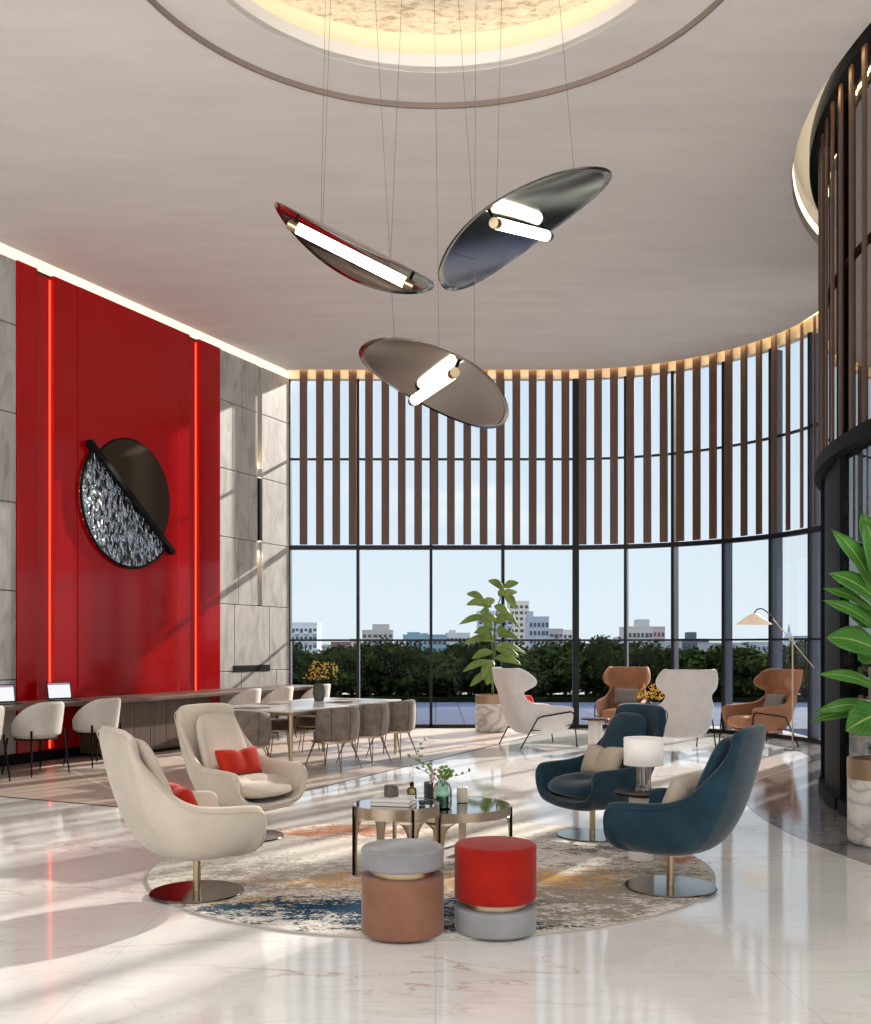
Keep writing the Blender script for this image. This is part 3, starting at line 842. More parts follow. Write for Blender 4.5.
def dining_chair():
    t=thing('dining_chair','','chair',(0,0,0),0,'velvet barrel dining chairs')
    zt=lambda f: .80-.05*f**3
    b=BM(); rows=arc_shell(.285,.37,zt,1.75,flare=.12,m=6)
    # barrel bulge
    rows=[[Vector((x*(1+.08*math.sin(pi*j/6)),y*(1+.08*math.sin(pi*j/6)),z)) for x,y,z in r_] for j,r_ in enumerate(rows)]
    grid(b,rows); sh=obj('backrest',b,M['taupe'],t,solid=.06,offset=0,sub=1)
    for f in (-.62,.62,-.2,.2):
        a=pi+f*1.75; b=BM()
        tube(b,[((.285*(1+.12*(z-.37))*(1+.08*math.sin(pi*(z-.37)/.43))+.031)*math.cos(a),(.285*(1+.12*(z-.37))*(1+.08*math.sin(pi*(z-.37)/.43))+.031)*math.sin(a),z) for z in [.38+.04*i for i in range(11)]],.004,6)
        obj('seam',b,M['brownv'],sh)
    b=BM(); lathe(b,rprof(.245,.37,.49,.035),32); obj('seat',b,M['taupe'],t)
    b=BM(); lathe(b,[(.0,.345),(.27,.345),(.27,.37),(.0,.37)],32); obj('seat_frame',b,M['gold'],t,smooth=False)
    for sx,sy in ((1,1),(1,-1),(-1,1),(-1,-1)):
        b=BM(); tube(b,[(.27*sx,.26*sy,0),(.17*sx,.17*sy,.35)],[.007,.009],8); obj('leg',b,M['bronzeleg'],t)
        b=BM(); tube(b,[(.27*sx,.26*sy,0.006),(.19*sx,.10*sy,.35)],[.005,.006],8); obj('leg_brace',b,M['bronzeleg'],t)
    return t
dc=dining_chair()
fn=math.atan2(-TN.y,-TN.x)
dpos=[((-1.287,12.66),fn,'taupe velvet dining chair nearest the camera on the near side of the table'),
((-.95,13.38),fn,'middle of the three taupe velvet dining chairs along the near side'),
((-.61,14.10),fn,'taupe velvet dining chair on the near side, furthest right by the window'),
((-2.26,12.02),rt,'taupe velvet dining chair at the left head of the table, behind the lounge chair')]
for i,(p,rz,lab) in enumerate(dpos):
    if i==0: dc.location=(p[0],p[1],.006); dc.rotation_euler=(0,0,rz); dc['label']=lab
    else: dup(dc,(p[0],p[1],.006),rz,lab)
def stool():
    t=thing('stool','','stool',(0,0,0),0,'round brown stools under the far side of the table')
    b=BM(); lathe(b,rprof(.22,.38,.52,.04),32); obj('seat',b,M['brownv'],t)
    b=BM(); lathe(b,[(0,.365),(.2,.365),(.2,.38),(0,.38)],24); obj('seat_frame',b,M['gold'],t,smooth=False)
    for k in range(4):
        a=pi/4+k*pi/2; b=BM(); tube(b,[(.22*math.cos(a),.22*math.sin(a),0),(.15*math.cos(a),.15*math.sin(a),.37)],[.007,.008],8); obj('leg',b,M['bronzeleg'],t)
    return t
so=stool(); so.location=(-2.17,14.10,.006); so['label']='round brown velvet stool left of the table leg, under the far side of the table'
dup(so,(-1.83,14.82,.006),.3,'round brown velvet stool right of the table leg, under the far side of the table')

def TP(a,c,z=.785): # table local -> world
    p=TC+TU*a+Vector((-TU.y,TU.x,0))*c; return (p.x,p.y,z)
# place mats
def mat_(label,a,c,col):
    b=BM(); box(b,-.15,.15,-.2,.2,0,.006); o=obj('placemat',b,M[col],smooth=False,bevel=.002); place(o,TP(a,c,.786),rt); tag(o,label,'placemat','placemats on the dining table'); return o
M['matgrey']=mat('grey_mat',(.35,.30,.28),.7)
mat_('grey placemat at the left end of the dining table',-1.2,.1,'matgrey')
mat_('grey placemat on the far side near the vase',-.3,.36,'matgrey')
mat_('grey placemat on the near side right of the vase',.35,-.34,'matgrey')
mat_('grey placemat at the window end of the table',1.15,.05,'matgrey')
b=BM(); lathe(b,[(0,0),(.06,0),(.12,.012),(.125,.018),(.06,.008),(0,.006)],32); o=obj('plate',b,M['white']); place(o,TP(.35,-.34,.793),0); tag(o,'white plate on the placemat right of the grey vase','plate')

def blossoms(name,label,loc,h,spread,vase_m,vs,n=42,group=None,seed=3):
    rr=random.Random(seed)
    t=thing('flower_vase',label,'vase',loc)
    b=BM(); r,H=vs
    lathe(b,[(0,0),(r*.7,0),(r,H*.45),(r*.85,H*.9),(r*.62,H),(r*.5,H),(r*.7,H*.85),(0,H*.6)],32); obj('vase',b,vase_m,t)
    for part in range(1):
        b=BM(); b2=BM()
        for i in range(n):
            a=rr.random()*2*pi; sp=spread*(.15+.85*rr.random()**.6); hz=H+h*(.25+.75*rr.random())*(1-.25*sp/spread)
            e=Vector((sp*math.cos(a),sp*math.sin(a),hz))
            mid=Vector((e.x*.35,e.y*.35,H+(hz-H)*.6))
            if i%2==0: tube(b,[(0,0,H*.8),mid,e],.0025,4)
            for k in range(3):
                c=e+Vector((rr.uniform(-.03,.03),rr.uniform(-.03,.03),rr.uniform(-.03,.02)))
                bmesh.ops.create_icosphere(b2,subdivisions=1,radius=rr.uniform(.008,.014),matrix=Matrix.Translation(c))
        obj('twigs',b,M['twig'],t); obj('blossoms',b2,M['yellow'],t)['kind']='stuff'
    return t
vp=TP(-.0,.36)
blossoms('flower_vase','grey ceramic vase of yellow blossom twigs on the dining table',(-1.62,14.05,.786),.34,.24,M['concrete'],(.09,.24),seed=4)

# ------------------------------------------------------------------ rug
b=BM()
lathe(b,rprof(1.0,0.0,.012,.004,2),128)
for v_ in b.verts: v_.co.x*=1.94; v_.co.y*=1.82
o=obj('rug',b,M['rug']); o.location=(-.03,7.14,.0005); tag(o,'large round abstract rug in cream, grey, orange and blue under the lounge seating','rug')
b=BM(); tube(b,[(1.94*math.cos(2*pi*i/128),1.82*math.sin(2*pi*i/128),.006) for i in range(129)],.007,6,False); obj('binding',b,M['rugedge'],o)
RT=.0135

# ------------------------------------------------------------------ lounge chair
def lounge(fab, name_label, group):
    t=thing('lounge_chair',name_label,'armchair',(0,0,0),0,group)
    half=[(.44,0,.275),(.437,.13,.278),(.425,.26,.30),(.41,.345,.36),(.40,.385,.45),(.365,.405,.53),(.24,.41,.548),(.05,.405,.556),(-.10,.39,.58),(-.22,.365,.65),(-.335,.335,.78),(-.42,.325,.91),(-.465,.305,1.0),(-.485,.235,1.032),(-.498,.12,1.04),(-.50,0,1.042)]
    half=[((x if x<0 else x*.9)-.045,y,z+(.03 if z<.9 else .018)) for x,y,z in half]
    loop=half+[(x,-y,z) for x,y,z in half[-2:0:-1]]
    rim=catmull(loop,3,closed=True)
    nl=len(rim); rows=[]
    K=9
    for j in range(K+1):
        v_=j/K; row=[]
        for i,Rm in enumerate(rim):
            a=math.atan2(Rm.y/.40,(Rm.x+.07)/.45)
            B=Vector((.02+.10*math.cos(a),.09*math.sin(a),.23))
            ex=.36 if math.cos(a)>0 else .33
            E=Vector((-.035+ex*math.cos(a)*(1.0),.368*math.sin(a),0))
            C1=Vector((E.x*.98,E.y*.98,.225))
            zz=.23+.30*(Rm.z-.23)
            fr=.55
            C2=Vector((E.x*(1-fr)+Rm.x*fr, (E.y*(1-fr)+Rm.y*fr)*1.08, zz))
            if math.cos(a)>0.0: C2=Vector((max(E.x,Rm.x*1.0), (E.y*(1-fr)+Rm.y*fr)*1.08, .23+.25*(Rm.z-.23)))
            p=B*(1-v_)**3+C1*3*v_*(1-v_)**2+C2*3*v_*v_*(1-v_)+Rm*v_**3
            row.append(p)
        rows.append(row)
    b=BM(); V=grid(b,rows,cu=True); b.faces.new(V[0])
    shell=obj('shell',b,M[fab],t,solid=.065,offset=-1,sub=1)
    # piping seam just under the rim on the outside
    seam=[]
    for i in range(nl):
        p,q_=rows[K][i],rows[K-1][i]
        d=(q_-p).normalized(); seam.append(p+d*.035)
    b=BM(); tube(b,[p+Vector((p.x,p.y,0)).normalized()*.001 for p in seam]+[seam[0]],.0045,6,False); obj('piping',b,M[fab],shell)
    # seat cushion
    b=BM(); rows=[]
    nx=28
    prof=[(0,.30),(.7,.30),(.93,.325),(1.0,.37),(.97,.41),(.85,.438),(.5,.455),(0,.458)]
    for rr_,z in prof:
        row=[]
        for i in range(nx):
            a=2*pi*i/nx; ca,sa=math.cos(a),math.sin(a)
            e=.75; x=math.copysign(abs(ca)**e,ca); y=math.copysign(abs(sa)**e,sa)
            row.append((.01+ (.345 if ca>0 else .33)*x*rr_*(1+.04*(1-abs(y))), (.34)*y*rr_, z+.042 - (.045*max(0,x)**2 if z>.35 else .01*x)))
        rows.append(row)
    V=grid(b,rows,cu=True); bmesh.ops.remove_doubles(b,verts=b.verts,dist=1e-5)
    obj('seat_cushion',b,M[fab],t,sub=1)
    # back cushion, tilted pad
    b=BM(); rows=[]
    Mx=Matrix.Translation((-.27,0,.705))@Matrix.Rotation(math.radians(-23),4,'Y')
    for rr_,th in [(0,.045),(.8,.045),(.95,.035),(1,.0),(.95,-.03),(.8,-.04),(0,-.04)]:
        row=[]
        for i in range(28):
            a=2*pi*i/28; ca,sa=math.cos(a),math.sin(a); e=.45
            y=math.copysign(abs(ca)**e,ca)*.245*rr_; z=math.copysign(abs(sa)**e,sa)*.305*rr_
            row.append(Mx@Vector((th,y*(1-.12*(z/.3)),z)))
        rows.append(row)
    grid(b,rows,cu=True); bmesh.ops.remove_doubles(b,verts=b.verts,dist=1e-5)
    obj('back_cushion',b,M[fab],t,sub=1)
    b=BM(); tube(b,[(.02,0,.012),(.02,0,.245)],.024,20); obj('pole',b,M['gold'],t)
    b=BM(); lathe(b,[(0,0),(.285,0),(.29,.004),(.285,.011),(.03,.014),(0,.014)],64,(.02,0)); obj('base_plate',b,M['bronze'],t)
    return t
la=lounge('beige','beige lounge chair on a swivel base at the left front, seen from behind','beige swivel lounge chairs')
lb=lounge('blue','dark blue velvet swivel lounge chair at the right front, seen from behind','blue velvet swivel lounge chairs')
def setp(o,x,y,rz,z=RT): o.location=(x,y,z); o.rotation_euler=(0,0,rz)
rad=math.radians
setp(la,-1.505,6.29,rad(34),RT)
lc=dup(la,(-1.53,8.15,RT),rad(-36),'beige lounge chair further back, facing the camera, beside the dining table','beige swivel lounge chairs')
setp(lb,1.515,6.43,rad(147),RT)
ld=dup(lb,(1.29,8.20,RT),rad(209),'dark blue velvet lounge chair further back, facing the rug, behind the lamp','blue velvet swivel lounge chairs')

def pillow(m_,w,h,th=.075,chop=.5,n=16):
    rows_t=[];rows_b=[]
    b=BM()
    def P(u,v_,sgn):
        x=u*w/2*(1-.10*(1-abs(v_)**2)*abs(u)**4*0)-0
        ex=(1-u**2)*(1-.0); ez=(1-v_**2)
        yy=u*w/2*(1-.07*(1-v_*v_)); zz=v_*h/2*(1-.07*(1-u*u))
        zz-=chop*.10*h*max(0,(v_+.0))*math.exp(-(u/.22)**2)*1.6
        t_=th*((1-u**4)**.5)*((1-v_**4)**.5)
        t_*=1-.45*chop*math.exp(-(u/.16)**2)*(.4+.6*max(0,v_))
        return (sgn*t_,yy,zz)
    A=[[b.verts.new(P(-1+2*i/n,-1+2*j/n,1)) for i in range(n+1)] for j in range(n+1)]
    Bk=[[A[j][i] if i in(0,n) or j in(0,n) else b.verts.new(P(-1+2*i/n,-1+2*j/n,-1)) for i in range(n+1)] for j in range(n+1)]
    for G in (A,Bk):
        for j in range(n):
            for i in range(n):
                b.faces.new((G[j][i],G[j][i+1],G[j+1][i+1],G[j+1][i]))
    o=obj('cushion',b,M[m_],None,sub=1); o.name='cushion'
    return o
def put_pillow(m_,w,h,label,chair,lx,ly,lz,tilt,yaw=0,chop=.7,group=None,th=.075):
    o=pillow(m_,w,h,th,chop)
    o.matrix_world=Matrix.Translation(chair.location)@Matrix.Rotation(chair.rotation_euler.z,4,'Z')@Matrix.Translation((lx,ly,lz))@Matrix.Rotation(yaw,4,'Z')@Matrix.Rotation(tilt,4,'Y')
    tag(o,label,'cushion',group); return o
put_pillow('redpil',.42,.22,'red cushion on the near beige lounge chair at the left',la,-.09,.02,0.575,rad(-22))
put_pillow('redpil',.46,.25,'pinched red cushion on the beige lounge chair beside the dining table',lc,-.08,0,0.595,rad(-22))
put_pillow('beigepil',.46,.27,'sand cushion on the near blue lounge chair at the right',lb,-.08,.05,0.6,rad(-22))
put_pillow('beigepil',.46,.28,'sand cushion on the further blue lounge chair, left of the lamp shade',ld,-.08,0,0.6,rad(-22))

# ------------------------------------------------------------------ wing chairs
def wing(fab,label,cush=True,group=None):
    t=thing('wing_chair',label,'armchair',(0,0,0),0,group)
    L=[(.21,-.24,.22,.25),(.25,-.32,.30,.36),(.31,-.38,.345,.41),(.40,-.425,.385,.445),(.50,-.455,.395,.455),(.60,-.485,.40,.45),(.628,-.49,.398,.42),(.642,-.497,.39,.03),(.66,-.505,.375,-.19),(.72,-.525,.34,-.30),(.80,-.545,.305,-.36),(.86,-.56,.31,-.36),(.91,-.575,.365,-.28),(.95,-.59,.40,-.18),(1.04,-.61,.41,-.17),(1.12,-.63,.39,-.27),(1.18,-.645,.37,-.36),(1.215,-.655,.33,-.45)]
    rows=[]
    for z,xb,w,xf in L:
        pts=[(xf,w,z),((xf*.66+xb*.34),w*1.0,z),(xf*.33+xb*.67,w*.985,z),(xb+.10*min(1,(xf-xb)/.4),w*.93,z),(xb+.025,w*.72,z),(xb,w*.36,z),(xb-.005,0,z)]
        row=pts+[(x,-y,zz) for x,y,zz in pts[-2::-1]]
        rows.append(row)
    b=BM(); grid(b,rows); sh=obj('shell',b,M[fab],t,solid=.05,offset=0,sub=2)
    b=BM(); tube(b,[(-.335-.0,0,.30)]+[(xb-.028,0,z) for z,xb,w,xf in L[2:-1]],.004,6); obj('seam',b,M[fab],sh)
    b=BM(); rows=[]
    for rr_,z in [(0,.27),(.8,.27),(.97,.30),(1,.36),(.97,.43),(.85,.465),(0,.475)]:
        row=[]
        for i in range(24):
            a=2*pi*i/24; ca,sa=math.cos(a),math.sin(a); e=.4
            row.append((.03+.43*math.copysign(abs(ca)**e,ca)*rr_,.355*math.copysign(abs(sa)**e,sa)*rr_,z-(.03 if ca>0 and z>.35 else 0)*0))
        rows.append(row)
    grid(b,rows,cu=True); bmesh.ops.remove_doubles(b,verts=b.verts,dist=1e-5); obj('seat_cushion',b,M[fab],t,sub=1)
    if cush:
        b=BM(); rows=[]; Mx=Matrix.Translation((-.43,0,.66))@Matrix.Rotation(math.radians(-14),4,'Y')
        for rr_,th in [(0,.05),(.8,.05),(.95,.035),(1,.0),(.95,-.03),(0,-.04)]:
            row=[]
            for i in range(24):
                a=2*pi*i/24; ca,sa=math.cos(a),math.sin(a); e=.45
                row.append(Mx@Vector((th,math.copysign(abs(ca)**e,ca)*.25*rr_,math.copysign(abs(sa)**e,sa)*.22*rr_)))
            rows.append(row)
        grid(b,rows,cu=True); bmesh.ops.remove_doubles(b,verts=b.verts,dist=1e-5); obj('back_cushion',b,M[fab],t,sub=1)
    for s in (-1,1):
        b=BM()
        pts=[(-.46,.40*s,.0),(-.22,.43*s,.40),(-.185,.43*s,.455),(-.12,.432*s,.48),(.36,.432*s,.545),(.41,.43*s,.535),(.43,.43*s,.49),(.49,.41*s,0)]
        tube(b,pts,.0105,8); obj('side_frame',b,M['black'],t)
        b=BM(); tube(b,[(.44,.405*s,.36),(.1,.30*s,.262),(-.27,.35*s,.27)],.008,6); obj('rail',b,M['black'],t)
    return t
w1=wing('whitefab','white wing chair with thin black legs, seen from the side beside the potted plant',True,'wing chairs by the window')
setp(w1,1.57,15.7,rad(20),.0)
w3=dup(w1,(3.64,15.05,0.0),rad(93),'white wing chair seen from behind, between the two brown wing chairs','wing chairs by the window')
w2=wing('tan','brown leather wing chair facing the camera, behind the blue lounge chair',True,'wing chairs by the window')
setp(w2,3.28,17.65,rad(-112),.0); w2.scale=(.95,.95,.97)
w4=dup(w2,(5.08,15.85,.003),rad(199),'brown leather wing chair at the right under the floor lamp','wing chairs by the window')
put_pillow('redpil',.34,.30,'small red cushion on the white wing chair',w1,-.14,0,.66,rad(-20),chop=.0,th=.06)
put_pillow('greyknit',.46,.30,'grey knitted cushion on the brown wing chair facing the camera',w2,-.29,0,.66,rad(-18),chop=.0,th=.06)
put_pillow('greyknit',.46,.28,'grey knitted cushion on the brown wing chair under the floor lamp',w4,-.28,0,.66,rad(-18),chop=.0,th=.06)

# ------------------------------------------------------------------ side tables
def side_table(label,loc,r,h,pr,group=None):
    t=thing('side_table',label,'side table',loc,0,group)
    b=BM(); lathe(b,rprof(r,h-.02,h,.006,2),48); obj('tabletop',b,M['blacktop'],t)
    b=BM(); lathe(b,[(0,h-.035),(pr+.012,h-.035),(pr+.015,h-.0202),(0,h-.0202)],32); obj('collar',b,M['copper'],t)
    b=BM(); lathe(b,rprof(pr+.01,0,h-.036,.006,2,pr),40); obj('pedestal',b,M['marblewhite'],t)
    return t
side_table('round black topped side table on a white pedestal, left of the brown wing chair',(2.38,15.05,0),.215,.475,.10)
side_table('round side table with black top holding the white lamp between the blue chairs',(1.48,7.28,RT),.20,.49,.085)
side_table('small round side table under the yellow flowers by the brown wing chair',(3.56,16.60,0),.2,.475,.09)
fv=blossoms('flower_vase','dark vase of yellow blossom twigs between the brown and white wing chairs',(3.50,16.60,.476),.30,.24,M['darkvase'],(.07,.16),n=52,seed=9)

# lamp on side table
t=thing('table_lamp','table lamp with a white drum shade and ribbed glass base between the blue chairs','lamp',(1.50,7.28,.49+RT+.001))
b=BM()
rows=[]
for r_,z in [(.035,0),(.058,.0),(.058,.015),(.052,.02),(.052,.18),(.045,.19),(.03,.192)]:
    rows.append([(r_*(1+.035*math.cos(16*2*pi*i/96))*math.cos(2*pi*i/96),r_*(1+.035*math.cos(16*2*pi*i/96))*math.sin(2*pi*i/96),z) for i in range(96)])
V=grid(b,rows,cu=True); b.faces.new(V[0]); obj('base',b,M['clearglass'],t)
b=BM(); tube(b,[(0,0,.005),(0,0,.26)],.008,10); obj('stem',b,M['gold'],t)
b=BM(); lathe(b,[(.142,.19),(.142,.385)],64); obj('lamp_shade',b,M['cloth_shade'],t,solid=.003)
b=BM(); lathe(b,[(0,.375),(.14,.375),(.14,.378),(0,.378)],48); obj('diffuser',b,M['cloth_shade'],t)
L=bpy.data.lights.new('lamp_bulb','POINT'); L.energy=2; L.color=(1,.85,.65); L.shadow_soft_size=.03
o=bpy.data.objects.new('lamp_bulb',L); COL.objects.link(o); o.location=(1.47,7.28,.80)

# floor lamp
t=thing('floor_lamp','slim bronze floor lamp with a cream cone shade on a slanting boom','lamp',(5.33,15.08,.003))
b=BM(); lathe(b,[(0,0),(.13,0),(.13,.012),(.02,.02),(0,.02)],40); obj('base',b,M['bronze'],t)
b=BM(); tube(b,[(0,0,.02),(0,0,1.68)],.011,10); obj('pole',b,M['champ'],t)
b=BM(); tube(b,[(.32,0,1.22),(.0,-.02,1.60),(-.30,-.03,1.95)],.009,8); obj('boom',b,M['champ'],t)
b=BM(); tube(b,catmull([(-.30,-.03,1.95),(-.38,-.03,2.045),(-.46,-.03,2.10),(-.54,-.03,2.09),(-.585,-.03,2.03)],5),.009,8); obj('gooseneck',b,M['black'],t)
b=BM(); lathe(b,[(.03,2.03),(.06,2.025),(.265,1.87)],48,(-.585,-.03)); obj('lamp_shade',b,M['cone_shade'],t,solid=.004)
b=BM(); bmesh.ops.create_uvsphere(b,u_segments=12,v_segments=8,radius=.03,matrix=Matrix.Translation((-.585,-.03,1.96))); obj('bulb',b,M['tube'],t)

# ------------------------------------------------------------------ coffee tables
def coffee(label,cx,cy,r,h,bd,a_first,nleg,group):
    t=thing('coffee_table',label,'coffee table',(cx,cy,RT),0,group); h-=RT
    b=BM(); lathe(b,[(0,h-.010),(r-.006,h-.010),(r-.006,h-.002),(0,h-.002)],72); obj('glass_top',b,M['smoke'],t,smooth=False)
    b=BM(); lathe(b,[(r,h-bd),(r,h),(r-.006,h),(r-.006,h-bd),(r,h-bd)],96); obj('band',b,M['champ'],t)
    for k in range(nleg):
        a=rad(a_first+k*360/nleg); b=BM(); rows=[]
        n=14
        for j in range(n+1):
            f=j/n; z=(h-bd)*(1-f)
            hw=.026+.085*math.exp(-f*9)+.006*(1-f)
            row=[]
            for i in range(7):
                aa=a+(i/6*2-1)*hw/r
                row.append((r*math.cos(aa),r*math.sin(aa),z))
            rows.append(row)
        grid(b,rows); obj('leg',b,M['champ'],t,solid=.008,offset=0)
        b=BM(); pr=Vector((math.cos(a),math.sin(a),0)); 
        # dark slim fin on the outside of each leg
        T=Vector((-pr.y,pr.x,0)); vs=[]
        for z in (0.0,h-.004):
            for x,y in ((-.005,.0045),(.005,.0045),(.005,.018),(-.005,.018)): vs.append(b.verts.new(pr*(r+y)+T*x+Vector((0,0,z))))
        for f in [(0,3,2,1),(4,5,6,7),(0,1,5,4),(1,2,6,5),(2,3,7,6),(3,0,4,7)]: b.faces.new([vs[i] for i in f])
        obj('leg_edge',b,M['black'],t,smooth=False)
    return t
coffee('taller round coffee table with smoked glass top and champagne metal band, holding the books',-.27,6.90,.296,.476,.075,204,4,'nested round coffee tables')
coffee('lower wider round coffee table with smoked glass top, holding the green bottle',.12,7.43,.43,.385,.065,258,4,'nested round coffee tables')
T1=.4765; T2=.3855
def bookobj(label,x,y,z,w,d,h,rz):
    t=thing('book',label,'book',(x,y,z),rz,'books on the coffee table')
    b=BM(); box(b,-w/2,w/2-.004,-d/2+.004,d/2-.004,.003,h-.003); obj('pages',b,M['paper'],t,smooth=False)
    b=BM(); box(b,-w/2-.003,w/2,-d/2,d/2,0,.003); box(b,-w/2-.003,w/2,-d/2,d/2,h-.003,h); box(b,-w/2-.003,-w/2,-d/2,d/2,.003,h-.003); obj('cover',b,M['cover'],t,smooth=False)
    return t
bookobj('lower of the two pale grey books stacked on the taller coffee table',-.285,6.86,T1,.27,.20,.026,rad(-12))
bookobj('upper of the two pale grey books stacked on the taller coffee table',-.28,6.865,T1+.0265,.26,.19,.024,rad(-9))
t=thing('candle','small dark grey round candle jar on top of the books','candle',(-.30,6.87,T1+.051))
b=BM(); lathe(b,rprof(.05,0,.07,.005,2),40); obj('jar',b,M['concrete'],t)
b=BM(); lathe(b,rprof(.048,.0702,.076,.002,1),40); obj('lid',b,M['concrete'],t)
t=thing('reed_diffuser','small amber reed diffuser bottle on the taller coffee table','diffuser',(-.165,7.05,T1))
b=BM(); lathe(b,[(0,0),(.03,0),(.033,.004),(.033,.07),(.026,.082),(.012,.09),(.012,.10)],28); obj('bottle',b,M['amberglass'],t)
b=BM(); lathe(b,[(0,.004),(.029,.004),(.029,.045),(0,.045)],24); obj('oil',b,mat('amber_oil',(.28,.2,.04),.2),t)
b=BM(); lathe(b,rprof(.015,.095,.125,.003,2),20); obj('cap',b,M['black'],t)
for k in range(5):
    b=BM(); a=k*1.25; tube(b,[(.004*math.cos(a),.004*math.sin(a),.124),(.028*math.cos(a),.02*math.sin(a),.25)],.0013,5); obj('reed',b,M['wax'],t)
t=thing('candle_dish','tiny dark dish beside the books on the taller coffee table','dish',(-.09,6.83,T1))
b=BM(); lathe(b,[(0,0),(.02,0),(.028,.03),(.024,.03),(.018,.006),(0,.006)],24); obj('bowl',b,M['darkvase'],t)
t=thing('candle','white pillar candle glass on the lower coffee table','candle',(.20,7.53,T2))
b=BM(); lathe(b,rprof(.042,0,.112,.004,2),40); obj('jar',b,M['wax'],t)
b=BM(); lathe(b,[(0,.1121),(.038,.1121),(.038,.114),(0,.114)],32); obj('rim',b,M['white'],t)
b=BM(); tube(b,[(0,0,.113),(0,0,.125)],.002,6); obj('wick',b,M['wick'],t)
# green bottle with branches
t=thing('green_bottle_vase','green glass bottle vase with leafy sprigs on the lower coffee table','vase',(.05,7.27,T2))
b=BM(); lathe(b,[(0,0.001),(.06,0.001),(.068,.008),(.068,.13),(.055,.17),(.03,.19),(.026,.20),(.03,.21)],40); obj('bottle',b,M['greenglass'],t)
b=BM(); lathe(b,[(0,.006),(.064,.006),(.064,.09),(0,.09)],32); obj('water',b,mat('green_water',(.03,.10,.06),.1,coat=.5),t)
rr=random.Random(5)
def sprig(pts,par,ls=.022,every=2,n=7):
    P=catmull(pts,n); b=BM(); tube(b,P,[.0025*(1-.6*i/len(P)) for i in range(len(P))],5); st_=obj('sprig',b,M['twig'],par)
    b=BM()
    for i in range(len(P)//3,len(P),every):
        p=P[i]; s=1 if (i//every)%2 else -1
        d=Vector((s*rr.uniform(.5,1),rr.uniform(-.6,.6),rr.uniform(-.2,.8))).normalized(); sd=d.cross(Vector((0,-1,.3))).normalized()
        L_=ls*rr.uniform(.8,1.5)
        vs=[b.verts.new(p+d*L_*a+sd*L_*w) for a,w in ((0,0),(.3,.28),(.7,.30),(1.1,0),(.7,-.30),(.3,-.28))]
        b.faces.new(vs)
    obj('leaves',b,M['sprig'],st_,solid=.001)
sprig([(0,0,.15),(-.03,0,.22),(-.10,.02,.30),(-.23,.02,.36)],t,.026)
sprig([(0,0,.15),(-.04,.02,.24),(-.14,.02,.30),(-.17,.0,.40),(-.13,.0,.50)],t,.026)
sprig([(0,0,.15),(.0,-.02,.24),(.01,-.03,.30)],t,.034,1)
sprig([(0,0,.15),(.05,0,.22),(.12,.0,.235),(.20,-.02,.27)],t,.018)
sprig([(0,0,.15),(.03,.02,.22),(.06,.0,.26)],t,.03,1)
sprig([(-.04,0,.2),(-.13,.04,.26),(-.23,.05,.29)],t,.02)
b=BM()
for k in range(26):
    c=Vector((-.075+rr.gauss(0,.013),rr.gauss(0,.013)-.02,.225+rr.gauss(0,.02))); bmesh.ops.create_icosphere(b,subdivisions=1,radius=rr.uniform(.006,.011),matrix=Matrix.Translation(c))
obj('blossom',b,M['pinkb'],t)
b=BM(); lathe(b,[(0,0),(.034,0),(.036,.17),(.031,.17),(.03,.01),(0,.01)],32); o=obj('tumbler',b,M['darkvase']); o.location=(-.05,7.39,T2); tag(o,'tall charcoal tumbler behind the green bottle','tumbler')

# ------------------------------------------------------------------ ottomans
def ottoman(label,x,y,low,mid,up,ml,mu):
    t=thing('ottoman',label,'ottoman',(x,y-.05,RT),0,'round velvet ottomans')
    b=BM(); lathe(b,rprof(.222,low[0],low[1],.018,5),64); obj('lower_drum',b,M[ml],t)
    b=BM(); lathe(b,rprof(.222,up[0],up[1],.018,5),64); u_=obj('cushion',b,M[mu],t)
    b=BM(); lathe(b,[(0,mid[0]),(.175,mid[0]),(.178,mid[0]+.001),(.178,mid[1]),(0,mid[1])],64); obj('band',b,M['gold'],t)
    b=BM(); tube(b,[(.2215*math.cos(2*pi*i/64),.2215*math.sin(2*pi*i/64),up[1]-.018) for i in range(65)],.003,6,False); obj('piping',b,M[mu],u_)
    return t
ottoman('round ottoman with a grey velvet cushion over a terracotta drum',-.177,5.49,(.0,.315),(.31,.352),(.35,.462),'tanfab','greyfab')
ottoman('round ottoman with a tall red velvet top over a grey drum',.325,5.53,(.0,.135),(.13,.172),(.17,.468),'greyfab','redfab')

# ------------------------------------------------------------------ plants
def leaf(bm,uvl,p,d,up,L_,Wd,droop=.5,n=9,fold=.12):
    """leaf blade starting at p heading d"""
    d=d.normalized(); side=d.cross(up).normalized(); up2=side.cross(d).normalized()
    rows=[]; 
    for i in range(n+1):
        f=i/n
        c=p+d*L_*f*(1-.12*f*f*droop)-Vector((0,0,1))*L_*droop*.42*f*f+up2*L_*.06*math.sin(pi*f)
        w=Wd*.5*(math.sin(pi*min(1,f**.85))**.75 if 0<f<1 else 0.02)
        w=max(w,.004)
        row=[]
        for j in range(7):
            s=j/3-1
            row.append((c+side*w*s+up2*abs(s)*w*fold+up2*.02*L_*math.sin(f*9+s*2)*abs(s), (j/6,f)))
        rows.append(row)
    V=[[bm.verts.new(q_[0]) for q_ in r_] for r_ in rows]
    for i in range(n):
        for j in range(6):
            f=bm.faces.new((V[i][j],V[i][j+1],V[i+1][j+1],V[i+1][j]))
            idx=[(i,j),(i,j+1),(i+1,j+1),(i+1,j)]
            for lp,(a_,c_) in zip(f.loops,idx): lp[uvl].uv=rows[a_][c_][1]
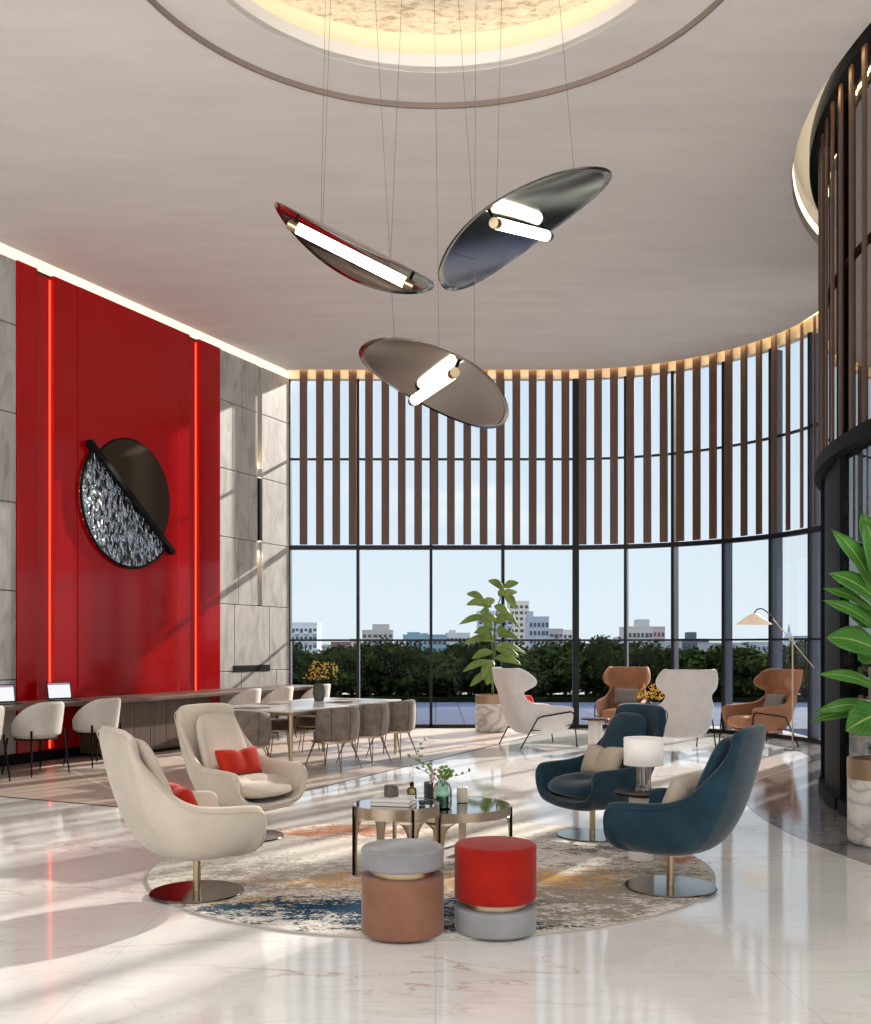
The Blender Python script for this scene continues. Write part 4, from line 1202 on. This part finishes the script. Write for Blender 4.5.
def pot(t,r,h,m_stone):
    b=BM(); lathe(b,[(0,0.0),(r-.03,0.0),(r-.01,.015),(r,.05),(r,h-.155),(0,h-.155)],64); obj('pot',b,m_stone,t)
    b=BM(); lathe(b,[(r-.03,h-.155),(r+.003,h-.155),(r+.003,h),(r-.025,h),(r-.025,h-.06)],64); obj('pot_band',b,M['potgold'],t)
    b=BM(); lathe(b,[(0,h-.06),(r-.024,h-.06),(r-.024,h-.10),(0,h-.10)],40); obj('soil',b,M['soil'],t)
def bigplant(label,x,y,z0,stems,leaves,lm,r=.3,h=.667):
    t=thing('potted_plant',label,'plant',(x,y,z0))
    pot(t,r,h,M['potstone'])
    for P in stems:
        b=BM(); Q=catmull(P,6); tube(b,Q,[.018*(1-.5*i/len(Q)) for i in range(len(Q))],8); obj('stem',b,M['bark'],t)
    b=BM(); uvl=b.loops.layers.uv.new('UVMap')
    for (px,pz,py,dx,dy,dz,L_,Wd,dr) in leaves:
        leaf(b,uvl,Vector((px,py,pz)),Vector((dx,dy,dz)),Vector((.0,-.85,.5)),L_,Wd*1.12,dr)
    me=bpy.data.meshes.new('foliage'); b.to_mesh(me); b.free(); me.polygons.foreach_set('use_smooth',[True]*len(me.polygons))
    o=link('foliage',me,lm,t); d=o.modifiers.new('s','SOLIDIFY'); d.thickness=.002
    return t
# back plant: convert picture points to local metres (x,z) ; stem at px 493 ; scale at Y=18.3
def bp(px,py): return ((px-492)*18.3/1010, 1.55+(646-py)*18.3/1010)
raw=[# base px,py , tip px,py , width factor, depth
((504,590),(486,579),.42,0),((504,588),(520,583),.30,-.1),((502,596),(519,592),.28,.1),((504,594),(497,592),.75,-.2),((505,594),(513,607),.5,-.15),
((484,600),(465,593),.30,.1),((486,603),(467,606),.34,-.1),((492,607),(472,604),.4,.15),((489,606),(487,595),.8,-.25),((494,606),(508,616),.6,0),
((492,618),(461,626),.25,.05),((495,616),(512,622),.45,.2),((498,622),(478,616),.45,-.2),((494,624),(515,617),.4,-.1),((494,630),(475,634),.4,.1),
((492,628),(478,616),.5,-.1),((496,634),(517,640),.5,-.2),((494,638),(474,631),.35,.2),((495,640),(465,645),.3,.1),((494,648),(516,658),.6,-.2),
((495,646),(524,655),.45,.15),((493,652),(474,659),.5,-.1),((494,658),(519,666),.5,-.15),((492,662),(466,673),.3,.1),((493,660),(484,677),.75,-.3),
((493,668),(488,682),.85,-.3),((494,667),(503,682),.7,-.2),((492,672),(474,686),.4,0),((497,632),(507,630),.6,-.3),((490,612),(480,612),.5,.2),((500,610),(516,626),.4,.2)]
lv=[]
for (b0,t0,wf,dy) in raw:
    bx,bz=bp(*b0); tx,tz=bp(*t0)
    Ln=math.hypot(tx-bx,tz-bz); dr=.55
    lv.append((bx,bz,dy*.3,(tx-bx),dy*Ln*1.2,(tz-bz)+.30*Ln,math.hypot(Ln,dy*Ln*.8)*1.12,max(.14,.62*wf*.32+.05),dr))
stems=[[(0.02,0,.56),(.01,0,.9),(.05,.02,1.4),(.06,.0,1.9),(.12,.02,2.3),(.20,0,2.55)],[(.0,.02,.56),(.03,.03,1.2),(-.03,.03,1.9),(-.10,.02,2.25),(-.13,0,2.4)]]
bigplant('tall rubber plant in a marble pot by the window behind the white wing chair',1.02,18.3,0,stems,lv,M['leaf'])
# right plant, stem at X=3.56,Y=7.95 => px 888
def rp(px,py): return ((px-888)*7.95/1010, 1.55+(646-py)*7.95/1010)
raw=[((882,600),(829,521),.42,-.05),((880,590),(858,512),.55,-.2),((884,606),(826,571),.50,-.1),((880,612),(829,586),.22,.1),((884,632),(825,598),.30,0),
((880,628),(856,603),.6,.15),((882,652),(824,637),.75,-.15),((884,660),(866,652),.6,.2),((885,690),(820,673),.28,-.05),((884,706),(822,712),.28,0),((884,712),(822,722),.25,.12),
((885,712),(842,728),.95,-.3),((885,600),(905,540),.6,-.2),((885,640),(930,610),.6,-.1),((885,680),(935,660),.6,0),((885,710),(925,740),.6,-.2),((884,570),(875,500),.5,.2)]
lv=[]
for (b0,t0,wf,dy) in raw:
    bx,bz=rp(*b0); tx,tz=rp(*t0); Ln=math.hypot(tx-bx,tz-bz)
    lv.append((bx,bz,dy*.3,(tx-bx),dy*Ln,(tz-bz)+.16*Ln,Ln*1.08,max(.09,.26*wf+.03),.38))
stems=[[(0,0,.56),(.02,0,1.0),(-.02,0,1.5),(-.03,0,2.0),(-.02,0,2.2)]]
bigplant('large leafed green plant in a marble pot at the right edge of the photo',3.50,7.90,.003,stems,lv,M['leafbig'],.26,.667)

# ------------------------------------------------------------------ pendants
def pendant(label,c,tv,wv,att,hw=.72,cv=.2):
    c=Vector(c); t_=Vector(tv).normalized(); w_=Vector(wv); w_=(w_-t_*w_.dot(t_)).normalized(); n_=t_.cross(w_)
    if n_.dot(-c+Vector((0,0,EYE)))<0: n_=-n_        # n faces the camera side (underside)
    T=thing('pendant_light',label,'pendant light',c,0,'curved metal pendant lights')
    b=BM(); hs=.64; rows=[]
    K=14; nr=56
    rings=[]
    cen=None
    def Q(a,r):
        s=r*math.cos(a)*hs; w=r*math.sin(a)*hw
        return t_*s+w_*w+n_*(cv*w*w+.03*s*s-.03)
    V0=b.verts.new(Q(0,0)); prev=None
    for k in range(1,K+1):
        ring=[b.verts.new(Q(2*pi*i/nr,k/K)) for i in range(nr)]
        for i in range(nr):
            j=(i+1)%nr
            if prev is None: b.faces.new((V0,ring[i],ring[j]))
            else: b.faces.new((prev[i],ring[i],ring[j],prev[j]))
        prev=ring
    sheet=obj('reflector',b,M['steel'],T,solid=.006,offset=0)
    tl=.43
    b=BM(); tube(b,[t_*-tl+n_*.05,t_*tl+n_*.05],.040,20); obj('light_tube',b,M['tube'],T)
    for s in (-1,1):
        b=BM(); tube(b,[t_*s*tl+n_*.05,t_*s*(tl+.07)+n_*.05],.036,20); cp=obj('end_cap',b,M['gold'],T)
        b=BM(); tube(b,[t_*s*(tl+.03)+n_*.03,t_*s*(tl+.03)-n_*.03],.012,8); obj('bracket',b,M['black'],cp)
    for (s,w,ax,ay) in att:
        st_=Vector(Q(math.atan2(w,s),math.hypot(s,w)*.98)); top=Vector((ax,ay,HC+.585))-c
        b=BM(); tube(b,[st_,top],.0016,5); obj('cable',b,M['cable'],T)
    return T
def pc(px,py,Y): return ((px-435.5)*Y/1010, Y, EYE+(646-py)*Y/1010)
pendant('left pendant, a narrow curved reflector with a long bright tube',pc(354,249,7.4),(.81,.1,-.375),(.08,.62,.02),[(-.45,.2,-.75,7.1),(-.4,-.3,-.72,7.3),(.45,.1,-.2,7.3)],.55,.42)
pendant('right pendant, a tilted oval mirror steel reflector reaching highest',pc(520,224,7.35),(.41,.72,.21),(.55,-.36,.29),[(0,.68,.75,7.0),(-.4,-.1,.5,7.2),(0,-.6,.1,7.4)],.72,.2)
pendant('lowest pendant, an oval mirror steel reflector in the middle',pc(435,382,7.5),(-.27,.8,.02),(.53,.18,-.26),[(0,-.58,-.5,7.5),(-.1,.0,-.02,7.5),(0,.58,.3,7.4)],.60,.2)

# ------------------------------------------------------------------ outside: hedge trees
def treeproto(seed,h=2.3,w=1.6):
    rr=random.Random(seed); blobs=[]
    for k in range(13):
        blobs.append((Vector((rr.uniform(-w*.5,w*.5),rr.uniform(-.5,.5),rr.uniform(.5,h*.8))),rr.uniform(.35,.6)))
    b=BM()
    for c,r in blobs:
        bmesh.ops.create_icosphere(b,subdivisions=2,radius=r*.82,matrix=Matrix.Translation(c))
    core=b
    b=BM()
    for c,r in blobs:
        for k in range(190):
            v_=Vector((rr.gauss(0,1),rr.gauss(0,1),rr.gauss(0,1))).normalized()
            p=c+v_*r*rr.uniform(.75,1.18); s=rr.uniform(.07,.12)
            a=Vector((rr.gauss(0,1),rr.gauss(0,1),rr.gauss(0,1))).normalized(); c2=a.cross(v_).normalized()
            vs=[b.verts.new(p+a*s*x+c2*s*.5*y) for x,y in ((-1,0),(0,1),(1,0),(0,-1))]; b.faces.new(vs)
    return core,b
protos=[]
for sd in range(4):
    t=thing('tree','','tree',(0,0,0),0,'dark trees along the terrace edge')
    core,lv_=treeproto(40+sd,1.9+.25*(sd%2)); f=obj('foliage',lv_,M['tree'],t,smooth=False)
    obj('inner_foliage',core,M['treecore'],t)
    b=BM(); tube(b,[(0,0,-.03),(.03,0,.6),(-.02,0,1.2)],[.06,.05,.03],8); obj('trunk',b,M['trunk'],t)
    protos.append(t)
n=21
names=['leftmost tree beyond the glass, beside the stone wall','tree beyond the dining vase','tree beyond the first window bay','tree beyond the second window post','tree below the blue building','tree under the lilac building','tree beyond the third window bay','tree left of the rubber plant','tree behind the rubber plant','tree behind the white wing chair','tree below the grey blue tower','tree left of the thick window post','tree behind the left brown wing chair','tree below the brick block','tree behind the yellow flowers','tree behind the white chair back','tree below the dark building','tree left of the floor lamp','tree behind the floor lamp shade','tree near the church spire','rightmost tree beyond the glass']
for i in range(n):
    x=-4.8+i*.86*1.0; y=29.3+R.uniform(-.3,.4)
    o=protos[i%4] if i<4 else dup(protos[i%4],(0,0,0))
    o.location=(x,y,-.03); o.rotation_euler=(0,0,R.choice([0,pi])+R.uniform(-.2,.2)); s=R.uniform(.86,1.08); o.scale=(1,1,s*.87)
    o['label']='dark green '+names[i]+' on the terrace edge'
# trees further right seen beside the cylinder and for reflections
for i in range(6):
    o=dup(protos[i%4],(13.3+i*.95,29.2+R.uniform(-.3,.3),-.03),R.choice([0,pi]),'dark green tree far right of the terrace, mostly hidden by the convex wall')
# low dark planter box behind the terrace
b=BM(); box(b,-8,20,28.35,30.3,-.03,.10); struct(obj('trim_10',b,M['treecore'],smooth=False),'low planter edge beyond the terrace')

# ------------------------------------------------------------------ city
def haze_mat(n_,c):
    g=sum(c)/3; c=tuple((v*.8+g*.2)*k for v,k in zip(c,(.50,.56,.64)))  # distance haze put into the colour: greyed and tinted blue
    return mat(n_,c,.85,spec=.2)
WIN=haze_mat('dark_window',(.07,.08,.10))
NB=[0]
def building(label,x0,x1,ytop,col,Y=300,win=(4,5),towers=[],winc=None,mat2=None,band=False):
    NB[0]+=1; Y=285+((NB[0]*5)%23)*7
    f=lambda p:(p-435.5)*Y/1010; g_=lambda y:EYE+(646-y)*Y/1010
    X0,X1,Z=f(x0),f(x1),g_(ytop); z0=-9
    t=thing('building',label,'building',((X0+X1)/2,Y,z0),0,'apartment blocks on the skyline')
    cx=(X0+X1)/2; hw=(X1-X0)/2
    m_=haze_mat('facade',col)
    b=BM(); box(b,-hw,hw,0,14,0,Z-z0); w_=obj('wall',b,m_,t,smooth=False)
    b=BM(); box(b,-hw-.04,hw+.04,-.04,14.04,Z-z0,Z-z0+.5); obj('parapet',b,m_,t,smooth=False)
    for (a,c,yt) in towers:
        b=BM(); box(b,f(a)-cx,f(c)-cx,2,9,Z-z0,g_(yt)-z0); obj('roof_tower',b,m_,t,smooth=False)
    nx,nz=win; dx=2*hw/nx
    vis0=g_(664)-z0
    dz=2.6
    zz=Z-z0-2.7
    while zz>vis0:
        for i in range(nx):
            a=-hw+dx*(i+.2); b=BM(); ww=dx*(.6 if R.random()<.8 else .75)
            box(b,a,a+ww,-.12,-.02,zz,zz+1.25); wi=obj('window',b,WIN,t,smooth=False)
            if band and i%2==0:
                b=BM(); box(b,a-.3,a+ww+.3,-.9,-.12,zz-.5,zz+.35); obj('balcony',b,m_,t,smooth=False)
        zz-=dz
    return t
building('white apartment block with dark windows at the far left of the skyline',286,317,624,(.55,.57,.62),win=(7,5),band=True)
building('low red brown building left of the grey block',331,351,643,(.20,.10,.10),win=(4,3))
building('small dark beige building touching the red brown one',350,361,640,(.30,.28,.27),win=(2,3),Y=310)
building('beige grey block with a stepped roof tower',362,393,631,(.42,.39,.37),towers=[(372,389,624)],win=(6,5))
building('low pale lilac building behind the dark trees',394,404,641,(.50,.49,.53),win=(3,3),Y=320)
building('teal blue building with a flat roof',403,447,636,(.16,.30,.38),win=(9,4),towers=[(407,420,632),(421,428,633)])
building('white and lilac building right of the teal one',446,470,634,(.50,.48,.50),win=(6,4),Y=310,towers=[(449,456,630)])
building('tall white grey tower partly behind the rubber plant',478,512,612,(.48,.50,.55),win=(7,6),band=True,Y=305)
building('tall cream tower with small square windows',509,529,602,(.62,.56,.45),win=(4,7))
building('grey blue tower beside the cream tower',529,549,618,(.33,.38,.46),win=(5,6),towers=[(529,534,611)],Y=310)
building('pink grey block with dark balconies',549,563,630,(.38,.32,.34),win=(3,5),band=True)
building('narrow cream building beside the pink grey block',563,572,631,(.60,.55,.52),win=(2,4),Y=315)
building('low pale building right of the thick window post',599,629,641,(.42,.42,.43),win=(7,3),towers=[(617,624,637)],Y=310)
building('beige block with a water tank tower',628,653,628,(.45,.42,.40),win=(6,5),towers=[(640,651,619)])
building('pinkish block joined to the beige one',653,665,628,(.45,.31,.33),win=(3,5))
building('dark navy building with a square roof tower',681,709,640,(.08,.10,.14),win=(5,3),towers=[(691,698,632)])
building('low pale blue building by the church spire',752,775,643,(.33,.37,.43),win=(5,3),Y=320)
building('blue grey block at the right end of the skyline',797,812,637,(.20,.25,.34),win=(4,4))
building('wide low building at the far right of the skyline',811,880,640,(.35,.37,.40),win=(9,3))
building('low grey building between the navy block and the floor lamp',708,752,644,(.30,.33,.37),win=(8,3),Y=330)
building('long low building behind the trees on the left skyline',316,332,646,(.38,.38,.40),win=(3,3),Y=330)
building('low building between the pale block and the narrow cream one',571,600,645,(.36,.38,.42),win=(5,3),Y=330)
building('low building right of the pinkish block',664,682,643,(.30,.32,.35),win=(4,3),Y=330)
f=lambda p,Y=280:(p-435.5)*Y/1010
t=thing('church_tower','domed church tower with a thin spire near the right of the skyline','tower',(f(791),280,-9))
cm=haze_mat('spire_stone',(.30,.34,.40))
g_=lambda y:EYE+(646-y)*280/1010+9
b=BM(); box(b,-1.7,1.7,0,3.4,0,g_(645)); obj('tower_body',b,cm,t,smooth=False)
b=BM(); lathe(b,[(1.9,g_(645)),(1.4,g_(641)),(1.5,g_(639)),(1.0,g_(635)),(.4,g_(632)),(.45,g_(630)),(.08,g_(624)),(0,g_(622))],16,(0,1.7)); obj('spire',b,cm,t)

# ------------------------------------------------------------------ world
w=bpy.data.worlds.new('World'); sc.world=w; w.use_nodes=True; nt=w.node_tree; bg=nt.nodes['Background']
tc=nt.nodes.new('ShaderNodeTexCoord'); sp=nt.nodes.new('ShaderNodeSeparateXYZ'); nt.links.new(tc.outputs['Generated'],sp.inputs[0])
rp_=nt.nodes.new('ShaderNodeValToRGB'); e=rp_.color_ramp
for _ in range(3): e.elements.new(.5)
for el,(p,c) in zip(e.elements,[(0,(.30,.32,.34)),(.495,(.45,.50,.52)),(.505,(.70,.79,.85)),(.68,(.58,.70,.84)),(1,(.60,.72,.90))]): el.position=p; el.color=(*c,1)
mr=nt.nodes.new('ShaderNodeMapRange'); mr.inputs[1].default_value=-1; mr.inputs[2].default_value=1; nt.links.new(sp.outputs[2],mr.inputs[0]); nt.links.new(mr.outputs[0],rp_.inputs[0])
nz=nt.nodes.new('ShaderNodeTexNoise'); nz.inputs['Scale'].default_value=3; nz.inputs['Detail'].default_value=6
mp=nt.nodes.new('ShaderNodeMapping'); mp.inputs['Scale'].default_value=(1,1,3.5); nt.links.new(tc.outputs['Generated'],mp.inputs[0]); nt.links.new(mp.outputs[0],nz.inputs['Vector'])
cr=nt.nodes.new('ShaderNodeValToRGB'); cr.color_ramp.elements[0].position=.58; cr.color_ramp.elements[1].position=.72; nt.links.new(nz.outputs[0],cr.inputs[0])
mx=nt.nodes.new('ShaderNodeMix'); mx.data_type='RGBA'; nt.links.new(cr.outputs[0],mx.inputs[0]); nt.links.new(rp_.outputs[0],mx.inputs[6]); mx.inputs[7].default_value=(.92,.94,.97,1)
nt.links.new(mx.outputs[2],bg.inputs[0])
# added interior fill: world brightened high up, behind viewer and below rear horizon, the clear band is above the far horizon
def mth(op,a,b_=None,c=None,clamp=False):
    d=nt.nodes.new('ShaderNodeMath'); d.operation=op; d.use_clamp=clamp
    for i,v_ in enumerate((a,b_,c)):
        if v_ is None: continue
        if isinstance(v_,(int,float)): d.inputs[i].default_value=v_
        else: nt.links.new(v_,d.inputs[i])
    return d.outputs[0]
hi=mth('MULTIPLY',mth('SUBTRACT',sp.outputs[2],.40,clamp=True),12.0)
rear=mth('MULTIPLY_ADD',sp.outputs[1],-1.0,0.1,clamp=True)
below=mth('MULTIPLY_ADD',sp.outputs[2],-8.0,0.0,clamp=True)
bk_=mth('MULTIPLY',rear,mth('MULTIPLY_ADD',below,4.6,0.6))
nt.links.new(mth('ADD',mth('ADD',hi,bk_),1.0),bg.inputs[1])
warm=nt.nodes.new('ShaderNodeMix'); warm.data_type='RGBA'
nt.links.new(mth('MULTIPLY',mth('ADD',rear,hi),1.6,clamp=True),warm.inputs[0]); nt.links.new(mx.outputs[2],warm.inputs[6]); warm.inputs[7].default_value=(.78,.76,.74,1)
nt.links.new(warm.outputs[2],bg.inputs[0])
L=bpy.data.lights.new('sun','SUN'); L.energy=8.0; L.color=(1,.90,.79); L.angle=rad(1.2)
o=bpy.data.objects.new('sun',L); COL.objects.link(o); o.rotation_euler=Vector((.74,1,.52)).to_track_quat('Z','Y').to_euler()

# camera
cam=bpy.data.cameras.new('camera'); co=bpy.data.objects.new('camera',cam); COL.objects.link(co)
cam.sensor_fit='HORIZONTAL'; cam.sensor_width=36; cam.lens=36*1010/871; cam.shift_y=(646-512)/871
cam.clip_end=2000; co.location=(0,0,EYE); co.rotation_euler=(pi/2,0,0); sc.camera=co
sc.view_settings.view_transform='Standard'; sc.view_settings.look='None'; sc.view_settings.gamma=1; sc.view_settings.use_curve_mapping=False
sc.view_settings.exposure=0.22
sc.cycles.max_bounces=8; sc.cycles.transparent_max_bounces=24; sc.cycles.use_denoising=True
sc.cycles.sample_clamp_indirect=6; sc.cycles.caustics_reflective=False; sc.cycles.caustics_refractive=False
